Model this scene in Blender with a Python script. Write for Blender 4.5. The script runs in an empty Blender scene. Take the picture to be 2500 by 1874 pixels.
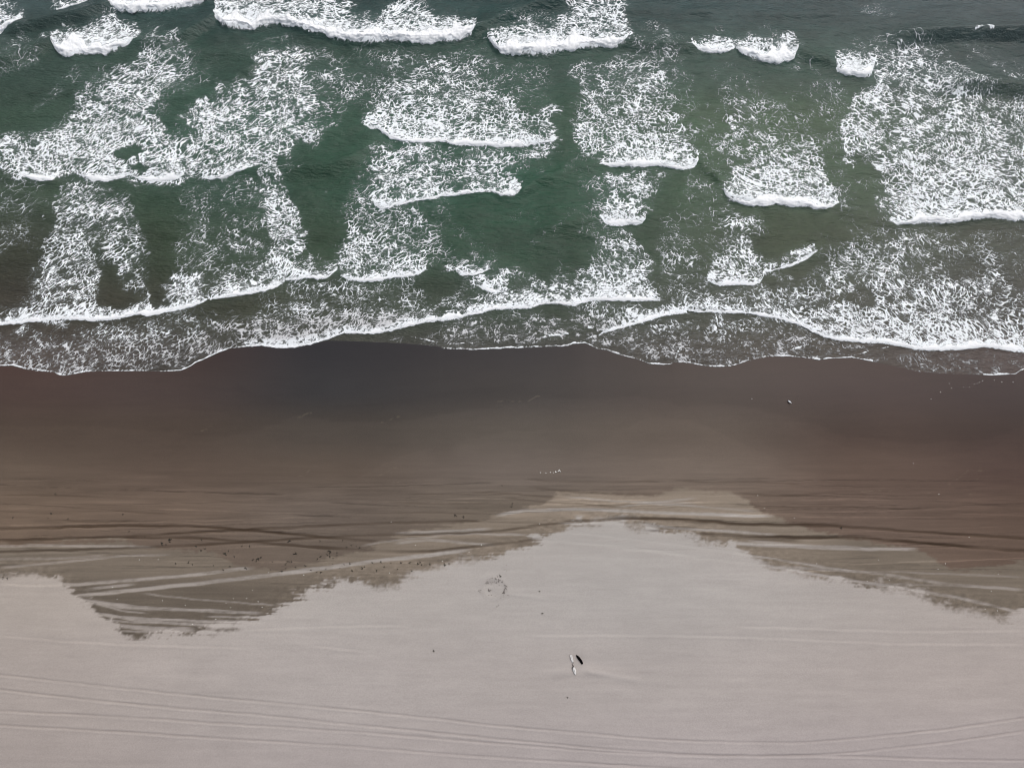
import bpy, bmesh, math, random
import numpy as np
from mathutils import Vector

# ------------------------------------------------------------------ camera, sky, sun, exposure
scene = bpy.context.scene
CAM_H, PITCH, FPX = 90.0, math.radians(20.0), 2500 * 24 / 36.0
cam_d = bpy.data.cameras.new('camera')
cam = bpy.data.objects.new('camera', cam_d)
scene.collection.objects.link(cam)
cam.location = (0, 0, CAM_H)
cam.rotation_euler = (PITCH, 0, 0)
cam_d.sensor_fit = 'HORIZONTAL'; cam_d.sensor_width = 36; cam_d.lens = 24
cam_d.clip_start = 0.5; cam_d.clip_end = 5000
scene.camera = cam

SUN_EL, SUN_AZ = math.radians(60), math.radians(38)       # azimuth clockwise from +Y: light comes from the sea, slightly right
world = bpy.data.worlds.new('World'); scene.world = world
world.use_nodes = True
wn = world.node_tree; wn.nodes.clear()
sky = wn.nodes.new('ShaderNodeTexSky'); sky.sky_type = 'NISHITA'; sky.sun_disc = False
sky.sun_elevation = SUN_EL; sky.sun_rotation = SUN_AZ
sky.air_density = 1.0; sky.dust_density = 4.0; sky.ozone_density = 1.0
hsv = wn.nodes.new('ShaderNodeHueSaturation'); hsv.inputs['Saturation'].default_value = 0.42   # grey overcast
bg = wn.nodes.new('ShaderNodeBackground'); bg.inputs['Strength'].default_value = 0.14
wo = wn.nodes.new('ShaderNodeOutputWorld')
wn.links.new(sky.outputs[0], hsv.inputs['Color']); wn.links.new(hsv.outputs[0], bg.inputs['Color']); wn.links.new(bg.outputs[0], wo.inputs['Surface'])
sun_d = bpy.data.lights.new('sun', 'SUN'); sun_d.energy = 1.0; sun_d.angle = math.radians(35); sun_d.color = (1.0, 0.965, 0.92)
sun = bpy.data.objects.new('sun', sun_d); scene.collection.objects.link(sun)
sd = Vector((math.sin(SUN_AZ) * math.cos(SUN_EL), math.cos(SUN_AZ) * math.cos(SUN_EL), math.sin(SUN_EL)))
sun.rotation_euler = sd.to_track_quat('Z', 'Y').to_euler()
vs = scene.view_settings
vs.view_transform = 'Standard'; vs.look = 'None'; vs.gamma = 1.0; vs.use_curve_mapping = False; vs.exposure = 0.0
scene.cycles.filter_width = 1.0

rng = np.random.default_rng(11); random.seed(11)
C = scene.collection

# ------------------------------------------------------------------ survey: pixels of the photograph <-> metres on the beach
cP, sP = math.cos(PITCH), math.sin(PITCH)
def project(X, Y, Z=0.0):
    dz = Z - CAM_H
    zc = -(Y * -sP + dz * cP)                 # depth along the view axis
    yc = Y * cP + dz * sP
    return 1250 + FPX * X / zc, 937 - FPX * yc / zc
def unproject(px, py, z=0.0):
    u = (np.asarray(px, float) - 1250) / FPX; v = (937 - np.asarray(py, float)) / FPX
    dx, dy, dz = u, v * cP + sP, v * sP - cP
    t = (z - CAM_H) / dz
    return dx * t, dy * t

# ------------------------------------------------------------------ noise
def _h(ix, iy, k):
    a = (ix.astype(np.int64) * 374761393 + iy.astype(np.int64) * 668265263 + k * 1442695041) & 0xFFFFFFFF
    a = ((a ^ (a >> 13)) * 1274126177) & 0xFFFFFFFF
    a = ((a ^ (a >> 16)) * 2246822519) & 0xFFFFFFFF
    return (((a ^ (a >> 15)) & 0xFFFFFF) / float(0xFFFFFF)).astype(np.float32)
def vnoise(x, y, k=0):
    ix = np.floor(x); iy = np.floor(y); fx = (x - ix).astype(np.float32); fy = (y - iy).astype(np.float32)
    fx = fx * fx * fx * (fx * (fx * 6 - 15) + 10); fy = fy * fy * fy * (fy * (fy * 6 - 15) + 10)
    a = _h(ix, iy, k); b = _h(ix + 1, iy, k); c = _h(ix, iy + 1, k); d = _h(ix + 1, iy + 1, k)
    return ((a + (b - a) * fx) * (1 - fy) + (c + (d - c) * fx) * fy) * 2 - 1
def fbm(x, y, k=0, o=3, g=0.5):
    s = 0; a = 1.0; n = 0
    for i in range(o):
        s = s + a * vnoise(x * 2 ** i + 17.3 * i, y * 2 ** i - 9.1 * i, k + 31 * i); n += a; a *= g
    return s / n * 1.6
def voro(x, y, k=0):
    ix = np.floor(x); iy = np.floor(y)
    f1 = np.full(x.shape, 9.0, np.float32); f2 = f1.copy()
    for ox in (-1, 0, 1):
        for oy in (-1, 0, 1):
            cx = ix + ox; cy = iy + oy
            d = np.hypot(cx + 0.08 + 0.84 * _h(cx, cy, k) - x, cy + 0.08 + 0.84 * _h(cx, cy, k + 7) - y).astype(np.float32)
            f2 = np.minimum(f2, np.maximum(f1, d)); f1 = np.minimum(f1, d)
    return f1, f2 - f1
def rank(a):
    s = np.sort(a.ravel()[::7]); return (np.searchsorted(s, a) / len(s)).astype(np.float32)
def sst(a, b, x):
    t = np.clip((x - a) / (b - a), 0, 1); return t * t * (3 - 2 * t)
def lin(c):
    c = np.asarray(c, float) / 255.0
    return np.where(c < 0.04045, c / 12.92, ((c + 0.055) / 1.055) ** 2.4)

# ------------------------------------------------------------------ scene helpers
def tag(o, label=None, cat=None, group=None, kind=None):
    if label: o['label'] = label
    if cat: o['category'] = cat
    if group: o['group'] = group
    if kind: o['kind'] = kind
    return o
def link(name, me, mat=None, parent=None):
    o = bpy.data.objects.new(name, me); C.objects.link(o)
    if mat: me.materials.clear(); me.materials.append(mat)
    if parent: o.parent = parent
    return o
def grid_mesh(name, V, nx, ny, keep=None, attrs=(), smooth=True):
    """V: (ny*nx,3). keep: bool (ny-1,nx-1) of quads. attrs: (name, (n,3|1) array)."""
    idx = np.arange(nx * ny).reshape(ny, nx)
    q = np.stack([idx[:-1, :-1], idx[:-1, 1:], idx[1:, 1:], idx[1:, :-1]], -1)
    q = q[keep] if keep is not None else q.reshape(-1, 4)
    used = np.zeros(nx * ny, bool); used[q.ravel()] = True
    remap = np.cumsum(used) - 1
    q = remap[q].astype(np.int32); Vu = V[used].astype(np.float32)
    me = bpy.data.meshes.new(name)
    me.vertices.add(len(Vu)); me.vertices.foreach_set('co', Vu.ravel())
    me.loops.add(q.size); me.loops.foreach_set('vertex_index', q.ravel())
    me.polygons.add(len(q)); me.polygons.foreach_set('loop_start', np.arange(0, q.size, 4, dtype=np.int32))
    me.polygons.foreach_set('use_smooth', np.full(len(q), smooth))
    for an, av in attrs:
        av = np.asarray(av, np.float32)
        if av.ndim == 2:
            a = me.attributes.new(an, 'FLOAT_COLOR', 'POINT')
            a.data.foreach_set('color', np.concatenate([av[used], np.ones((len(Vu), 1), np.float32)], 1).ravel())
        else:
            a = me.attributes.new(an, 'FLOAT', 'POINT'); a.data.foreach_set('value', av[used])
    me.update(calc_edges=True)
    return me

# ------------------------------------------------------------------ materials
def new_mat(name):
    m = bpy.data.materials.new(name); m.use_nodes = True
    nt = m.node_tree; b = nt.nodes['Principled BSDF']
    return m, nt, b
def node(nt, t, **kw):
    n = nt.nodes.new(t)
    for k, v in kw.items(): setattr(n, k, v)
    return n
def pos(nt, scale=(1, 1, 1), rot=0.0):
    g = node(nt, 'ShaderNodeNewGeometry'); mp = node(nt, 'ShaderNodeMapping')
    mp.inputs['Scale'].default_value = scale; mp.inputs['Rotation'].default_value = (0, 0, rot)
    nt.links.new(g.outputs['Position'], mp.inputs['Vector']); return mp.outputs[0]
def noise_n(nt, vec, scale, detail=3, rough=0.55):
    n = node(nt, 'ShaderNodeTexNoise'); n.inputs['Scale'].default_value = scale
    n.inputs['Detail'].default_value = detail; n.inputs['Roughness'].default_value = rough
    nt.links.new(vec, n.inputs['Vector']); return n.outputs[0]
def math_n(nt, op, a, b):
    n = node(nt, 'ShaderNodeMath', operation=op)
    for i, v in enumerate((a, b)):
        if isinstance(v, (int, float)): n.inputs[i].default_value = v
        else: nt.links.new(v, n.inputs[i])
    return n.outputs[0]
def scale_col(nt, col, fac):
    n = node(nt, 'ShaderNodeVectorMath', operation='SCALE')
    nt.links.new(col, n.inputs[0]); nt.links.new(fac, n.inputs['Scale']); return n.outputs[0]

def mat_water():
    m, nt, b = new_mat('sea_water')
    a = node(nt, 'ShaderNodeAttribute', attribute_name='tint')
    n1 = noise_n(nt, pos(nt, (1, 2.0, 1), 0.35), 0.55, 4, 0.6)
    f = math_n(nt, 'ADD', math_n(nt, 'MULTIPLY', n1, 0.7), 0.65)
    nt.links.new(scale_col(nt, a.outputs['Color'], f), b.inputs['Base Color'])
    b.inputs['Roughness'].default_value = 0.13; b.inputs['IOR'].default_value = 1.333
    h1 = noise_n(nt, pos(nt, (1, 2.4, 1), 0.45), 0.75, 5, 0.62)
    h2 = noise_n(nt, pos(nt, (1, 1.6, 1), -0.5), 3.0, 3, 0.6)
    h = math_n(nt, 'ADD', math_n(nt, 'MULTIPLY', h1, 1.0), math_n(nt, 'MULTIPLY', h2, 0.18))
    bp = node(nt, 'ShaderNodeBump'); bp.inputs['Strength'].default_value = 1.0; bp.inputs['Distance'].default_value = 0.30
    nt.links.new(h, bp.inputs['Height']); nt.links.new(bp.outputs[0], b.inputs['Normal'])
    return m
def mat_foam(name, jitter, white, film):
    """bubble raft: 'froth' is its thickness; thin films let the water show through"""
    m, nt, b = new_mat(name)
    a = node(nt, 'ShaderNodeAttribute', attribute_name='froth'); g = node(nt, 'ShaderNodeAttribute', attribute_name='age')
    n1 = noise_n(nt, pos(nt), 4.2, 4, 0.68); n2 = noise_n(nt, pos(nt), 0.9, 3, 0.6)
    f = math_n(nt, 'ADD', a.outputs['Fac'], math_n(nt, 'MULTIPLY', math_n(nt, 'SUBTRACT', n1, 0.5), jitter))
    r = node(nt, 'ShaderNodeMapRange', interpolation_type='LINEAR'); r.inputs['From Min'].default_value = 0.0; r.inputs['From Max'].default_value = film
    nt.links.new(f, r.inputs['Value']); nt.links.new(math_n(nt, 'POWER', r.outputs[0], 1.4), b.inputs['Alpha'])
    cr = node(nt, 'ShaderNodeValToRGB'); e = cr.color_ramp.elements
    e[0].position = 0.0; e[0].color = (.60, .65, .66, 1); e[1].position = 0.36; e[1].color = (*white, 1)
    nt.links.new(f, cr.inputs[0])
    mx = node(nt, 'ShaderNodeMix', data_type='RGBA', blend_type='MULTIPLY'); mx.inputs[7].default_value = (.50, .47, .46, 1)
    nt.links.new(g.outputs['Fac'], mx.inputs[0]); nt.links.new(cr.outputs[0], mx.inputs[6])
    v = math_n(nt, 'ADD', math_n(nt, 'MULTIPLY', n2, 0.16), 0.92)
    nt.links.new(scale_col(nt, mx.outputs[2], v), b.inputs['Base Color'])
    b.inputs['Roughness'].default_value = 0.85; b.inputs['Specular IOR Level'].default_value = 0.08
    bp = node(nt, 'ShaderNodeBump'); bp.inputs['Strength'].default_value = 0.5; bp.inputs['Distance'].default_value = 0.08
    nt.links.new(noise_n(nt, pos(nt), 3.2, 4, 0.6), bp.inputs['Height']); nt.links.new(bp.outputs[0], b.inputs['Normal'])
    return m
def mat_sand():
    m, nt, b = new_mat('beach_sand')
    a = node(nt, 'ShaderNodeAttribute', attribute_name='tint')
    w = node(nt, 'ShaderNodeAttribute', attribute_name='wet')
    n1 = noise_n(nt, pos(nt), 7.0, 3, 0.7)                      # grain
    n2 = noise_n(nt, pos(nt, (0.12, 1, 1)), 1.6, 4, 0.6)         # wind and swash streaks along the shore
    n3 = noise_n(nt, pos(nt, (.5, 1, 1)), 0.55, 5, 0.65)          # damp mottling
    f = math_n(nt, 'ADD', math_n(nt, 'MULTIPLY', n1, 0.42), math_n(nt, 'ADD', math_n(nt, 'ADD', math_n(nt, 'MULTIPLY', n2, 0.17), math_n(nt, 'MULTIPLY', n3, 0.14)), 0.63))
    nt.links.new(scale_col(nt, a.outputs['Color'], f), b.inputs['Base Color'])
    r = node(nt, 'ShaderNodeMapRange'); r.inputs['To Min'].default_value = 0.95; r.inputs['To Max'].default_value = 0.42
    nt.links.new(w.outputs['Fac'], r.inputs['Value']); nt.links.new(r.outputs[0], b.inputs['Roughness'])
    b.inputs['Specular IOR Level'].default_value = 0.16
    bp = node(nt, 'ShaderNodeBump'); bp.inputs['Strength'].default_value = 0.35; bp.inputs['Distance'].default_value = 0.03
    nt.links.new(noise_n(nt, pos(nt), 9.0, 3, 0.6), bp.inputs['Height']); nt.links.new(bp.outputs[0], b.inputs['Normal'])
    return m
def mat_simple(name, c0, c1, scale, rough=0.8, stretch=(1, 1, 1), bump=0.02):
    m, nt, b = new_mat(name)
    tc = node(nt, 'ShaderNodeTexCoord'); mp = node(nt, 'ShaderNodeMapping'); mp.inputs['Scale'].default_value = stretch
    nt.links.new(tc.outputs['Object'], mp.inputs['Vector'])
    n1 = noise_n(nt, mp.outputs[0], scale, 4, 0.6)
    r = node(nt, 'ShaderNodeValToRGB')
    r.color_ramp.elements[0].position = 0.35; r.color_ramp.elements[0].color = (*c0, 1)
    r.color_ramp.elements[1].position = 0.65; r.color_ramp.elements[1].color = (*c1, 1)
    nt.links.new(n1, r.inputs[0]); nt.links.new(r.outputs[0], b.inputs['Base Color'])
    b.inputs['Roughness'].default_value = rough
    bp = node(nt, 'ShaderNodeBump'); bp.inputs['Distance'].default_value = bump
    nt.links.new(n1, bp.inputs['Height']); nt.links.new(bp.outputs[0], b.inputs['Normal'])
    return m

# ------------------------------------------------------------------ survey of the surf (photograph pixels, 2500 wide)
# every breaker: label, height m, [(x, y of front foot, thickness of the white roller)], trail [(x, y where the foam behind it begins)], density top, density foot, fineness
BR = [
 ('broken white roller cut by the left edge, uppermost on that side', .9, [(-40,96,22),(0,86,22),(15,78,20),(40,70,16),(62,56,8)], [(-40,0),(60,0)], .5,.6,.2),
 ('narrow white lip just left of the first broad roller at the top edge', .6, [(143,33,4),(160,32,6),(190,22,6),(215,9,5),(240,-2,4)], [(140,0),(240,-20)], .45,.6,.3),
 ('broad solid white roller running out of the top edge, left of the longest one', 1.3, [(269,6,10),(280,25,34),(300,31,44),(320,35,46),(350,33,46),(380,34,46),(400,33,44),(440,25,40),(470,22,36),(490,15,26),(516,0,8)], [(268,-60),(516,-60)], .8,.9,.5),
 ('short white roller under a triangular fan of foam, near the top left corner', 1.3, [(130,103,4),(136,121,20),(152,138,34),(180,145,40),(205,138,36),(230,135,35),(260,138,36),(280,133,32),(300,125,26),(320,115,18),(332,106,8)], [(130,102),(180,98),(205,84),(240,60),(268,40),(300,62),(345,92)], .72,.88,.35),
 ('longest solid white roller, a bent S shape near the top centre', 1.5, [(525,28,4),(528,46,22),(541,62,34),(560,75,44),(590,73,43),(620,78,46),(650,70,36),(670,64,26),(685,60,17),(705,64,17),(730,75,22),(760,85,26),(790,92,28),(820,100,32),(850,108,34),(880,110,34),(910,112,35),(940,108,32),(970,105,30),(1000,110,33),(1050,108,35),(1100,107,33),(1130,100,28),(1150,88,17),(1162,71,4)], [(525,26),(600,24),(660,30),(700,-20),(760,-30),(820,-10),(850,45),(870,60),(930,40),(970,10),(1005,-5),(1040,0),(1080,40),(1110,72),(1162,70)], .5,.85,.3),
 ('solid white roller right of the longest one with a foam column above it', 1.4, [(1192,99,4),(1205,120,24),(1220,135,40),(1250,137,46),(1290,137,50),(1340,138,52),(1380,132,46),(1400,127,38),(1430,125,34),(1460,120,26),(1500,120,22),(1516,111,14),(1531,96,4)], [(1192,96),(1260,86),(1290,62),(1340,60),(1368,40),(1378,-40),(1440,-60),(1520,-50),(1538,40),(1536,95)], .56,.66,.3),
 ('thin small white roller touching a larger one, top right of centre', .7, [(1687,117,3),(1700,125,9),(1715,130,15),(1730,135,19),(1750,135,20),(1775,132,16),(1793,119,4)], [(1687,114),(1793,113)], .3,.6,.4),
 ('lone plump white roller in dark water, right of a thin small one', 1.1, [(1795,121,4),(1810,140,24),(1840,150,36),(1860,157,42),(1880,157,42),(1900,160,40),(1920,155,34),(1938,146,24),(1945,119,4)], [(1795,117),(1835,104),(1870,108),(1900,117),(1945,116)], .5,.8,.4),
 ('smallest compact white roller at the corner of the large right foam field', 1.0, [(2036,158,3),(2045,180,26),(2060,187,38),(2080,192,44),(2095,195,44),(2110,192,38),(2125,183,28),(2136,154,4)], [(2036,156),(2075,140),(2136,150)], .5,.8,.4),
 ('short curved white lip below the left foam field, nearest the left edge', .5, [(42,418,4),(70,438,12),(100,444,15),(130,443,16),(143,428,6)], None, 0,0,.5),
 ('curved white lip below the left foam field, second from the left edge', .5, [(190,426,4),(220,440,13),(250,445,16),(280,442,14),(300,435,10),(316,428,6)], None, 0,0,.5),
 ('curved white lip below the left foam field, third from the left edge', .5, [(317,428,5),(340,440,12),(370,445,15),(400,444,15),(430,438,11),(450,427,5)], None, 0,0,.5),
 ('slanting thin white lip rising to the right below the left foam fields', .5, [(498,437,4),(520,442,8),(545,437,10),(570,427,8),(595,419,7),(622,409,4)], None, 0,0,.5),
 ('long thin white front under the densest foam field at centre', .6, [(888,307,3),(905,317,6),(925,318,6),(950,338,7),(975,346,8),(1010,350,9),(1050,349,9),(1080,350,10),(1100,357,12),(1150,361,13),(1200,361,14),(1240,361,16),(1290,360,16),(1320,353,9),(1355,346,4)], [(888,262),(900,230),(930,205),(960,190),(1000,165),(1050,140),(1100,125),(1140,150),(1180,185),(1220,215),(1260,240),(1300,262),(1355,262)], .34,.74,.3),
 ('ragged white front below the centre field, stepping up to the right', .5, [(913,503,5),(930,513,14),(950,513,15),(980,503,11),(1010,495,8),(1030,490,6),(1060,488,6),(1080,480,5),(1110,480,6),(1150,475,6),(1180,472,7),(1200,472,9),(1220,480,16),(1240,483,20),(1255,481,20),(1266,474,14),(1274,462,5)], [(913,348),(960,352),(1010,356),(1100,365),(1274,366)], .46,.52,.55),
 ('level white front under the foam column right of centre, the upper of two', .6, [(1462,404,4),(1500,408,8),(1530,408,11),(1550,410,13),(1570,412,15),(1590,408,14),(1610,410,14),(1640,413,13),(1670,415,13),(1690,413,13),(1700,403,10),(1703,390,4)], [(1462,142),(1500,132),(1560,140),(1600,190),(1640,215),(1660,270),(1703,368)], .34,.66,.25),
 ('stubby white front ending the foam column right of centre, the lower of two', .5, [(1462,533,4),(1475,545,12),(1490,552,17),(1510,553,18),(1530,550,16),(1550,550,16),(1568,546,12),(1577,536,4)], [(1462,416),(1577,416)], .48,.7,.4),
 ('thick ragged white front of the dense triangular foam right of centre', .8, [(1764,468,5),(1770,485,14),(1790,497,18),(1820,500,20),(1850,505,22),(1870,508,24),(1890,503,22),(1910,505,22),(1930,510,23),(1950,508,21),(1975,510,20),(1990,518,22),(2010,515,18),(2030,508,12),(2044,497,4)], [(1764,440),(1795,415),(1825,385),(1860,372),(1900,350),(1940,372),(1970,400),(2000,440),(2044,485)], .55,.85,.4),
 ('long thick white front below the large foam field at the right edge', .8, [(2170,543,5),(2190,552,14),(2230,548,19),(2270,545,20),(2310,548,24),(2340,545,24),(2370,538,22),(2420,536,22),(2450,540,24),(2470,543,24),(2500,540,24),(2560,536,22)], [(2170,200),(2220,170),(2280,150),(2320,165),(2370,215),(2430,245),(2500,275),(2560,280)], .36,.74,.3),
 ('long white front at the left edge above the swash sheet', .35, [(-40,800,9),(0,796,10),(50,790,11),(100,785,11),(150,782,11),(200,783,12),(250,785,12),(290,780,12),(330,770,10),(345,770,11),(360,774,14),(400,765,14),(450,755,11),(480,748,10),(506,734,5)], [(-40,745),(0,748),(60,735),(120,705),(170,690),(230,700),(260,738),(310,764),(335,745),(362,708),(390,748),(412,700),(450,672),(506,655)], .4,.76,.6),
 ('slanting white front continuing the left one, up to the foam column', .4, [(513,733,4),(560,728,9),(590,722,11),(620,717,15),(650,712,18),(680,700,18),(697,690,6)], [(513,655),(560,645),(620,640),(697,600)], .42,.7,.55),
 ('short ragged white front at the foot of the narrow left foam column', .4, [(693,686,6),(730,685,11),(755,680,13),(780,683,17),(795,682,16),(810,672,12),(822,661,5)], [(693,640),(730,632),(770,622),(822,655)], .5,.75,.4),
 ('smooth curved white lip, a shallow bowl left of centre near shore', .4, [(831,676,3),(850,685,8),(880,690,11),(920,689,11),(960,680,9),(1000,677,9),(1020,672,7),(1042,658,3)], [(831,590),(850,545),(890,520),(950,510),(1000,530),(1042,580)], .38,.58,.45),
 ('tiny hooked white lip at centre near shore, the upper of a pair', .3, [(1113,665,3),(1130,675,8),(1160,673,6),(1192,662,3)], [(1113,645),(1150,612),(1192,615)], .4,.6,.4),
 ('small rounded white lip at centre near shore, the lower of a pair', .3, [(1163,698,4),(1190,713,10),(1210,718,10),(1232,711,4)], [(1163,672),(1200,662),(1232,668)], .55,.75,.4),
 ('long bright white shore front climbing from the wet sand to centre right', .4, [(600,846,5),(640,844,7),(680,850,9),(720,848,9),(770,838,9),(810,825,8),(840,815,7),(880,815,7),(920,815,8),(960,808,10),(1000,798,12),(1040,788,14),(1080,785,15),(1120,780,16),(1150,770,16),(1180,765,17),(1210,757,17),(1250,755,16),(1290,755,14),(1310,750,12),(1330,742,10),(1360,743,11),(1400,748,11),(1420,740,11),(1450,735,13),(1500,735,12),(1550,737,9),(1612,735,4)], [(600,770),(660,745),(740,735),(840,730),(930,730),(1000,748),(1040,752),(1085,735),(1130,722),(1180,712),(1215,668),(1250,655),(1290,668),(1320,700),(1340,655),(1365,640),(1400,668),(1430,612),(1470,592),(1515,605),(1550,655),(1612,722)], .36,.78,.55),
 ('short white front slanting up to the right just above the wet sand', .25, [(1468,815,4),(1500,806,9),(1540,796,11),(1560,791,12),(1590,782,12),(1620,772,12),(1650,768,10),(1678,764,5)], [(1468,795),(1500,762),(1560,758),(1610,748),(1678,752)], .5,.66,.6),
 ('long white shore front sloping down to the right edge', .35, [(1676,758,3),(1700,762,5),(1760,765,6),(1830,767,6),(1880,775,7),(1920,785,8),(1960,798,9),(1990,815,9),(2010,825,10),(2040,832,11),(2100,837,12),(2150,840,13),(2200,848,15),(2250,855,18),(2300,857,20),(2350,855,18),(2400,848,15),(2450,855,14),(2500,863,13),(2560,870,12)], [(1676,700),(1750,705),(1850,705),(1950,690),(2010,660),(2060,640),(2150,640),(2250,650),(2350,660),(2420,690),(2500,740),(2560,760)], .3,.72,.4),
 ('small shallow bowl of white lip near shore, right of centre', .3, [(1723,688,3),(1745,698,7),(1770,700,9),(1800,698,10),(1840,697,9),(1855,690,6),(1864,674,3)], [(1723,600),(1745,545),(1770,520),(1815,520),(1845,590),(1864,640)], .36,.6,.4),
 ('short slanting white lip rising right, beside a bowl shaped one', .3, [(1862,667,3),(1900,660,4),(1925,653,10),(1950,645,11),(1975,630,8),(1989,617,3)], [(1862,655),(1910,635),(1940,622),(1989,615)], .45,.65,.4),
]
# loose foam fields: [(x, y top, y bottom)], density top, bottom, soft edge px, fineness
FP = [
 ([(0,90,170),(60,95,160),(100,110,150)], .3,.15,30,.1),
 ([(0,330,425),(50,318,440),(100,300,442),(150,282,440),(200,240,440),(250,200,440),(300,145,442),(350,90,442),(390,110,442),(430,200,438),(455,290,430)], .42,.72,22,.3),
 ([(330,95,160),(380,80,190),(430,85,220),(465,100,200)], .4,.35,25,.1),
 ([(455,320,425),(480,275,432),(520,240,438),(560,210,430),(600,185,420),(640,135,420),(680,110,415),(710,120,400),(745,160,380),(775,215,350),(800,250,320)], .46,.56,22,.45),
 ([(620,100,150),(700,105,230),(760,150,300),(870,160,270),(960,140,220),(1040,115,200)], .26,.26,35,.1),
 ([(850,105,150),(960,108,200),(1060,110,200),(1160,110,220),(1230,130,250),(1290,160,270)], .28,.2,30,.1),
 ([(860,360,620),(900,340,560),(930,345,510)], .16,.12,25,.2),
 ([(1150,130,260),(1220,150,300),(1300,200,262)], .2,.2,30,.1),
 ([(1290,262,356),(1330,255,352),(1378,262,330)], .5,.5,14,.5),
 ([(1270,364,450),(1310,360,420),(1345,352,385)], .45,.2,16,.6),
 ([(1405,165,300),(1430,150,370),(1470,142,405)], .4,.5,18,.25),
 ([(1430,412,500),(1465,412,545)], .4,.4,16,.3),
 ([(1577,415,530),(1600,415,470),(1620,412,440)], .45,.3,14,.3),
 ([(1500,60,150),(1560,50,170),(1620,70,180),(1680,110,140)], .2,.25,30,.2),
 ([(1590,140,300),(1650,150,420),(1720,230,340)], .16,.12,30,.05),
 ([(1770,160,360),(1830,200,420),(1880,230,400),(1950,260,400),(2000,330,470)], .22,.42,35,.1),
 ([(1980,190,260),(2040,220,500),(2100,300,540)], .16,.2,30,.05),
 ([(2062,325,400),(2080,235,420),(2105,170,470),(2135,150,520),(2172,130,548)], .42,.62,16,.2),
 ([(2100,95,170),(2200,95,190),(2290,110,200),(2350,150,220),(2420,225,260)], .36,.4,22,.05),
 ([(2380,200,260),(2500,235,300)], .25,.4,25,.1),
 ([(0,440,560),(60,450,600),(110,460,560)], .22,.14,35,.2),
 ([(70,640,780),(95,560,780),(130,480,775),(165,445,770),(210,450,740),(260,470,720),(310,490,640),(345,560,640)], .34,.46,22,.25),
 ([(310,640,700),(335,630,705),(368,660,710)], .45,.5,14,.3),
 ([(440,450,720),(520,430,700),(600,450,680),(640,470,640)], .2,.3,35,.25),
 ([(628,405,690),(655,400,690),(690,430,690),(715,490,680),(738,545,625)], .46,.6,16,.4),
 ([(740,500,640),(790,480,660),(835,450,680)], .12,.18,30,.2),
 ([(835,560,672),(860,520,680),(900,495,680),(950,490,675),(1000,490,672),(1045,500,655),(1070,540,640)], .32,.42,20,.3),
 ([(1050,470,660),(1110,480,640),(1165,560,640)], .2,.26,28,.15),
 ([(1250,530,600),(1290,520,600),(1330,560,600)], .16,.14,22,.1),
 ([(1425,560,640),(1465,545,640),(1520,560,660),(1580,640,730)], .3,.4,18,.2),
 ([(1600,560,740),(1650,520,745),(1720,510,740)], .18,.3,35,.15),
 ([(690,692,735),(760,690,740),(900,695,735),(1010,690,745),(1060,720,760)], .36,.36,18,.3),
 ([(240,790,850),(330,785,850),(480,760,860),(600,735,830),(700,715,780)], .16,.26,22,.3),
 ([(560,800,850),(620,790,848),(700,800,848),(760,800,838)], .5,.65,16,.6),
 ([(0,800,892),(60,800,900),(160,800,916),(300,795,906),(440,780,905),(500,770,880),(560,780,852)], .3,.42,12,.4),
 ([(1080,800,850),(1180,775,853),(1300,765,848),(1380,775,842),(1430,790,820)], .3,.44,12,.8),
 ([(1400,745,800),(1440,742,815),(1500,742,812),(1600,740,775)], .36,.42,16,.4),
 ([(1430,820,846),(1500,810,862),(1600,790,890),(1700,772,892),(1800,775,892),(1900,785,870),(1985,815,850)], .3,.4,10,.75),
 ([(1880,860,870),(1950,835,873),(2010,830,878),(2090,845,868),(2160,850,858)], .34,.42,8,.8),
 ([(2090,850,880),(2200,855,895),(2300,865,910),(2400,865,914),(2500,870,902)], .18,.28,10,1.),
 ([(1620,680,758),(1720,700,765),(1850,700,767),(1960,690,795)], .4,.46,24,.8),
 ([(1985,640,820),(2060,600,835),(2130,570,838),(2240,560,850),(2350,600,850),(2440,640,845),(2500,690,860)], .3,.44,30,.2),
 ([(2090,560,640),(2200,555,700),(2350,555,700),(2500,560,760)], .2,.22,35,.05),
 ([(1990,590,640),(2040,520,640),(2120,530,600)], .14,.16,25,.1),
 ([(1730,505,560),(1800,505,560),(1880,510,560)], .3,.36,22,.15),
 ([(2080,0,40),(2160,0,35)], .18,.1,14,.3),
]
# open dark water showing through: ellipse x, y, rx, ry, strength
HOLES = [(322,392,26,26,.8),(425,265,32,60,.75),(40,470,40,26,.4),(545,375,40,30,.3),(255,690,34,60,.95),(300,720,30,46,.9),(385,700,16,70,.9),(405,560,55,80,.6),(780,560,45,110,.8),
         (790,400,90,40,.9),(1010,740,0,0,0),(1120,760,34,16,.7),(1255,705,26,16,.7),(1350,470,60,70,.9),(1200,570,110,70,.7),(1395,225,36,90,.85),(1990,560,90,40,.9),(1740,600,30,60,.3),
         (1950,225,30,36,.4),(1945,310,26,20,.5),(1900,640,40,20,.6),(2090,725,34,18,.85),(1455,770,0,0,0),(1390,770,40,14,.7),(1530,755,50,8,.8),(900,880,0,0,0),(2360,650,70,26,.4),(1830,640,0,0,0),(2110,450,30,60,.8)]
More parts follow.
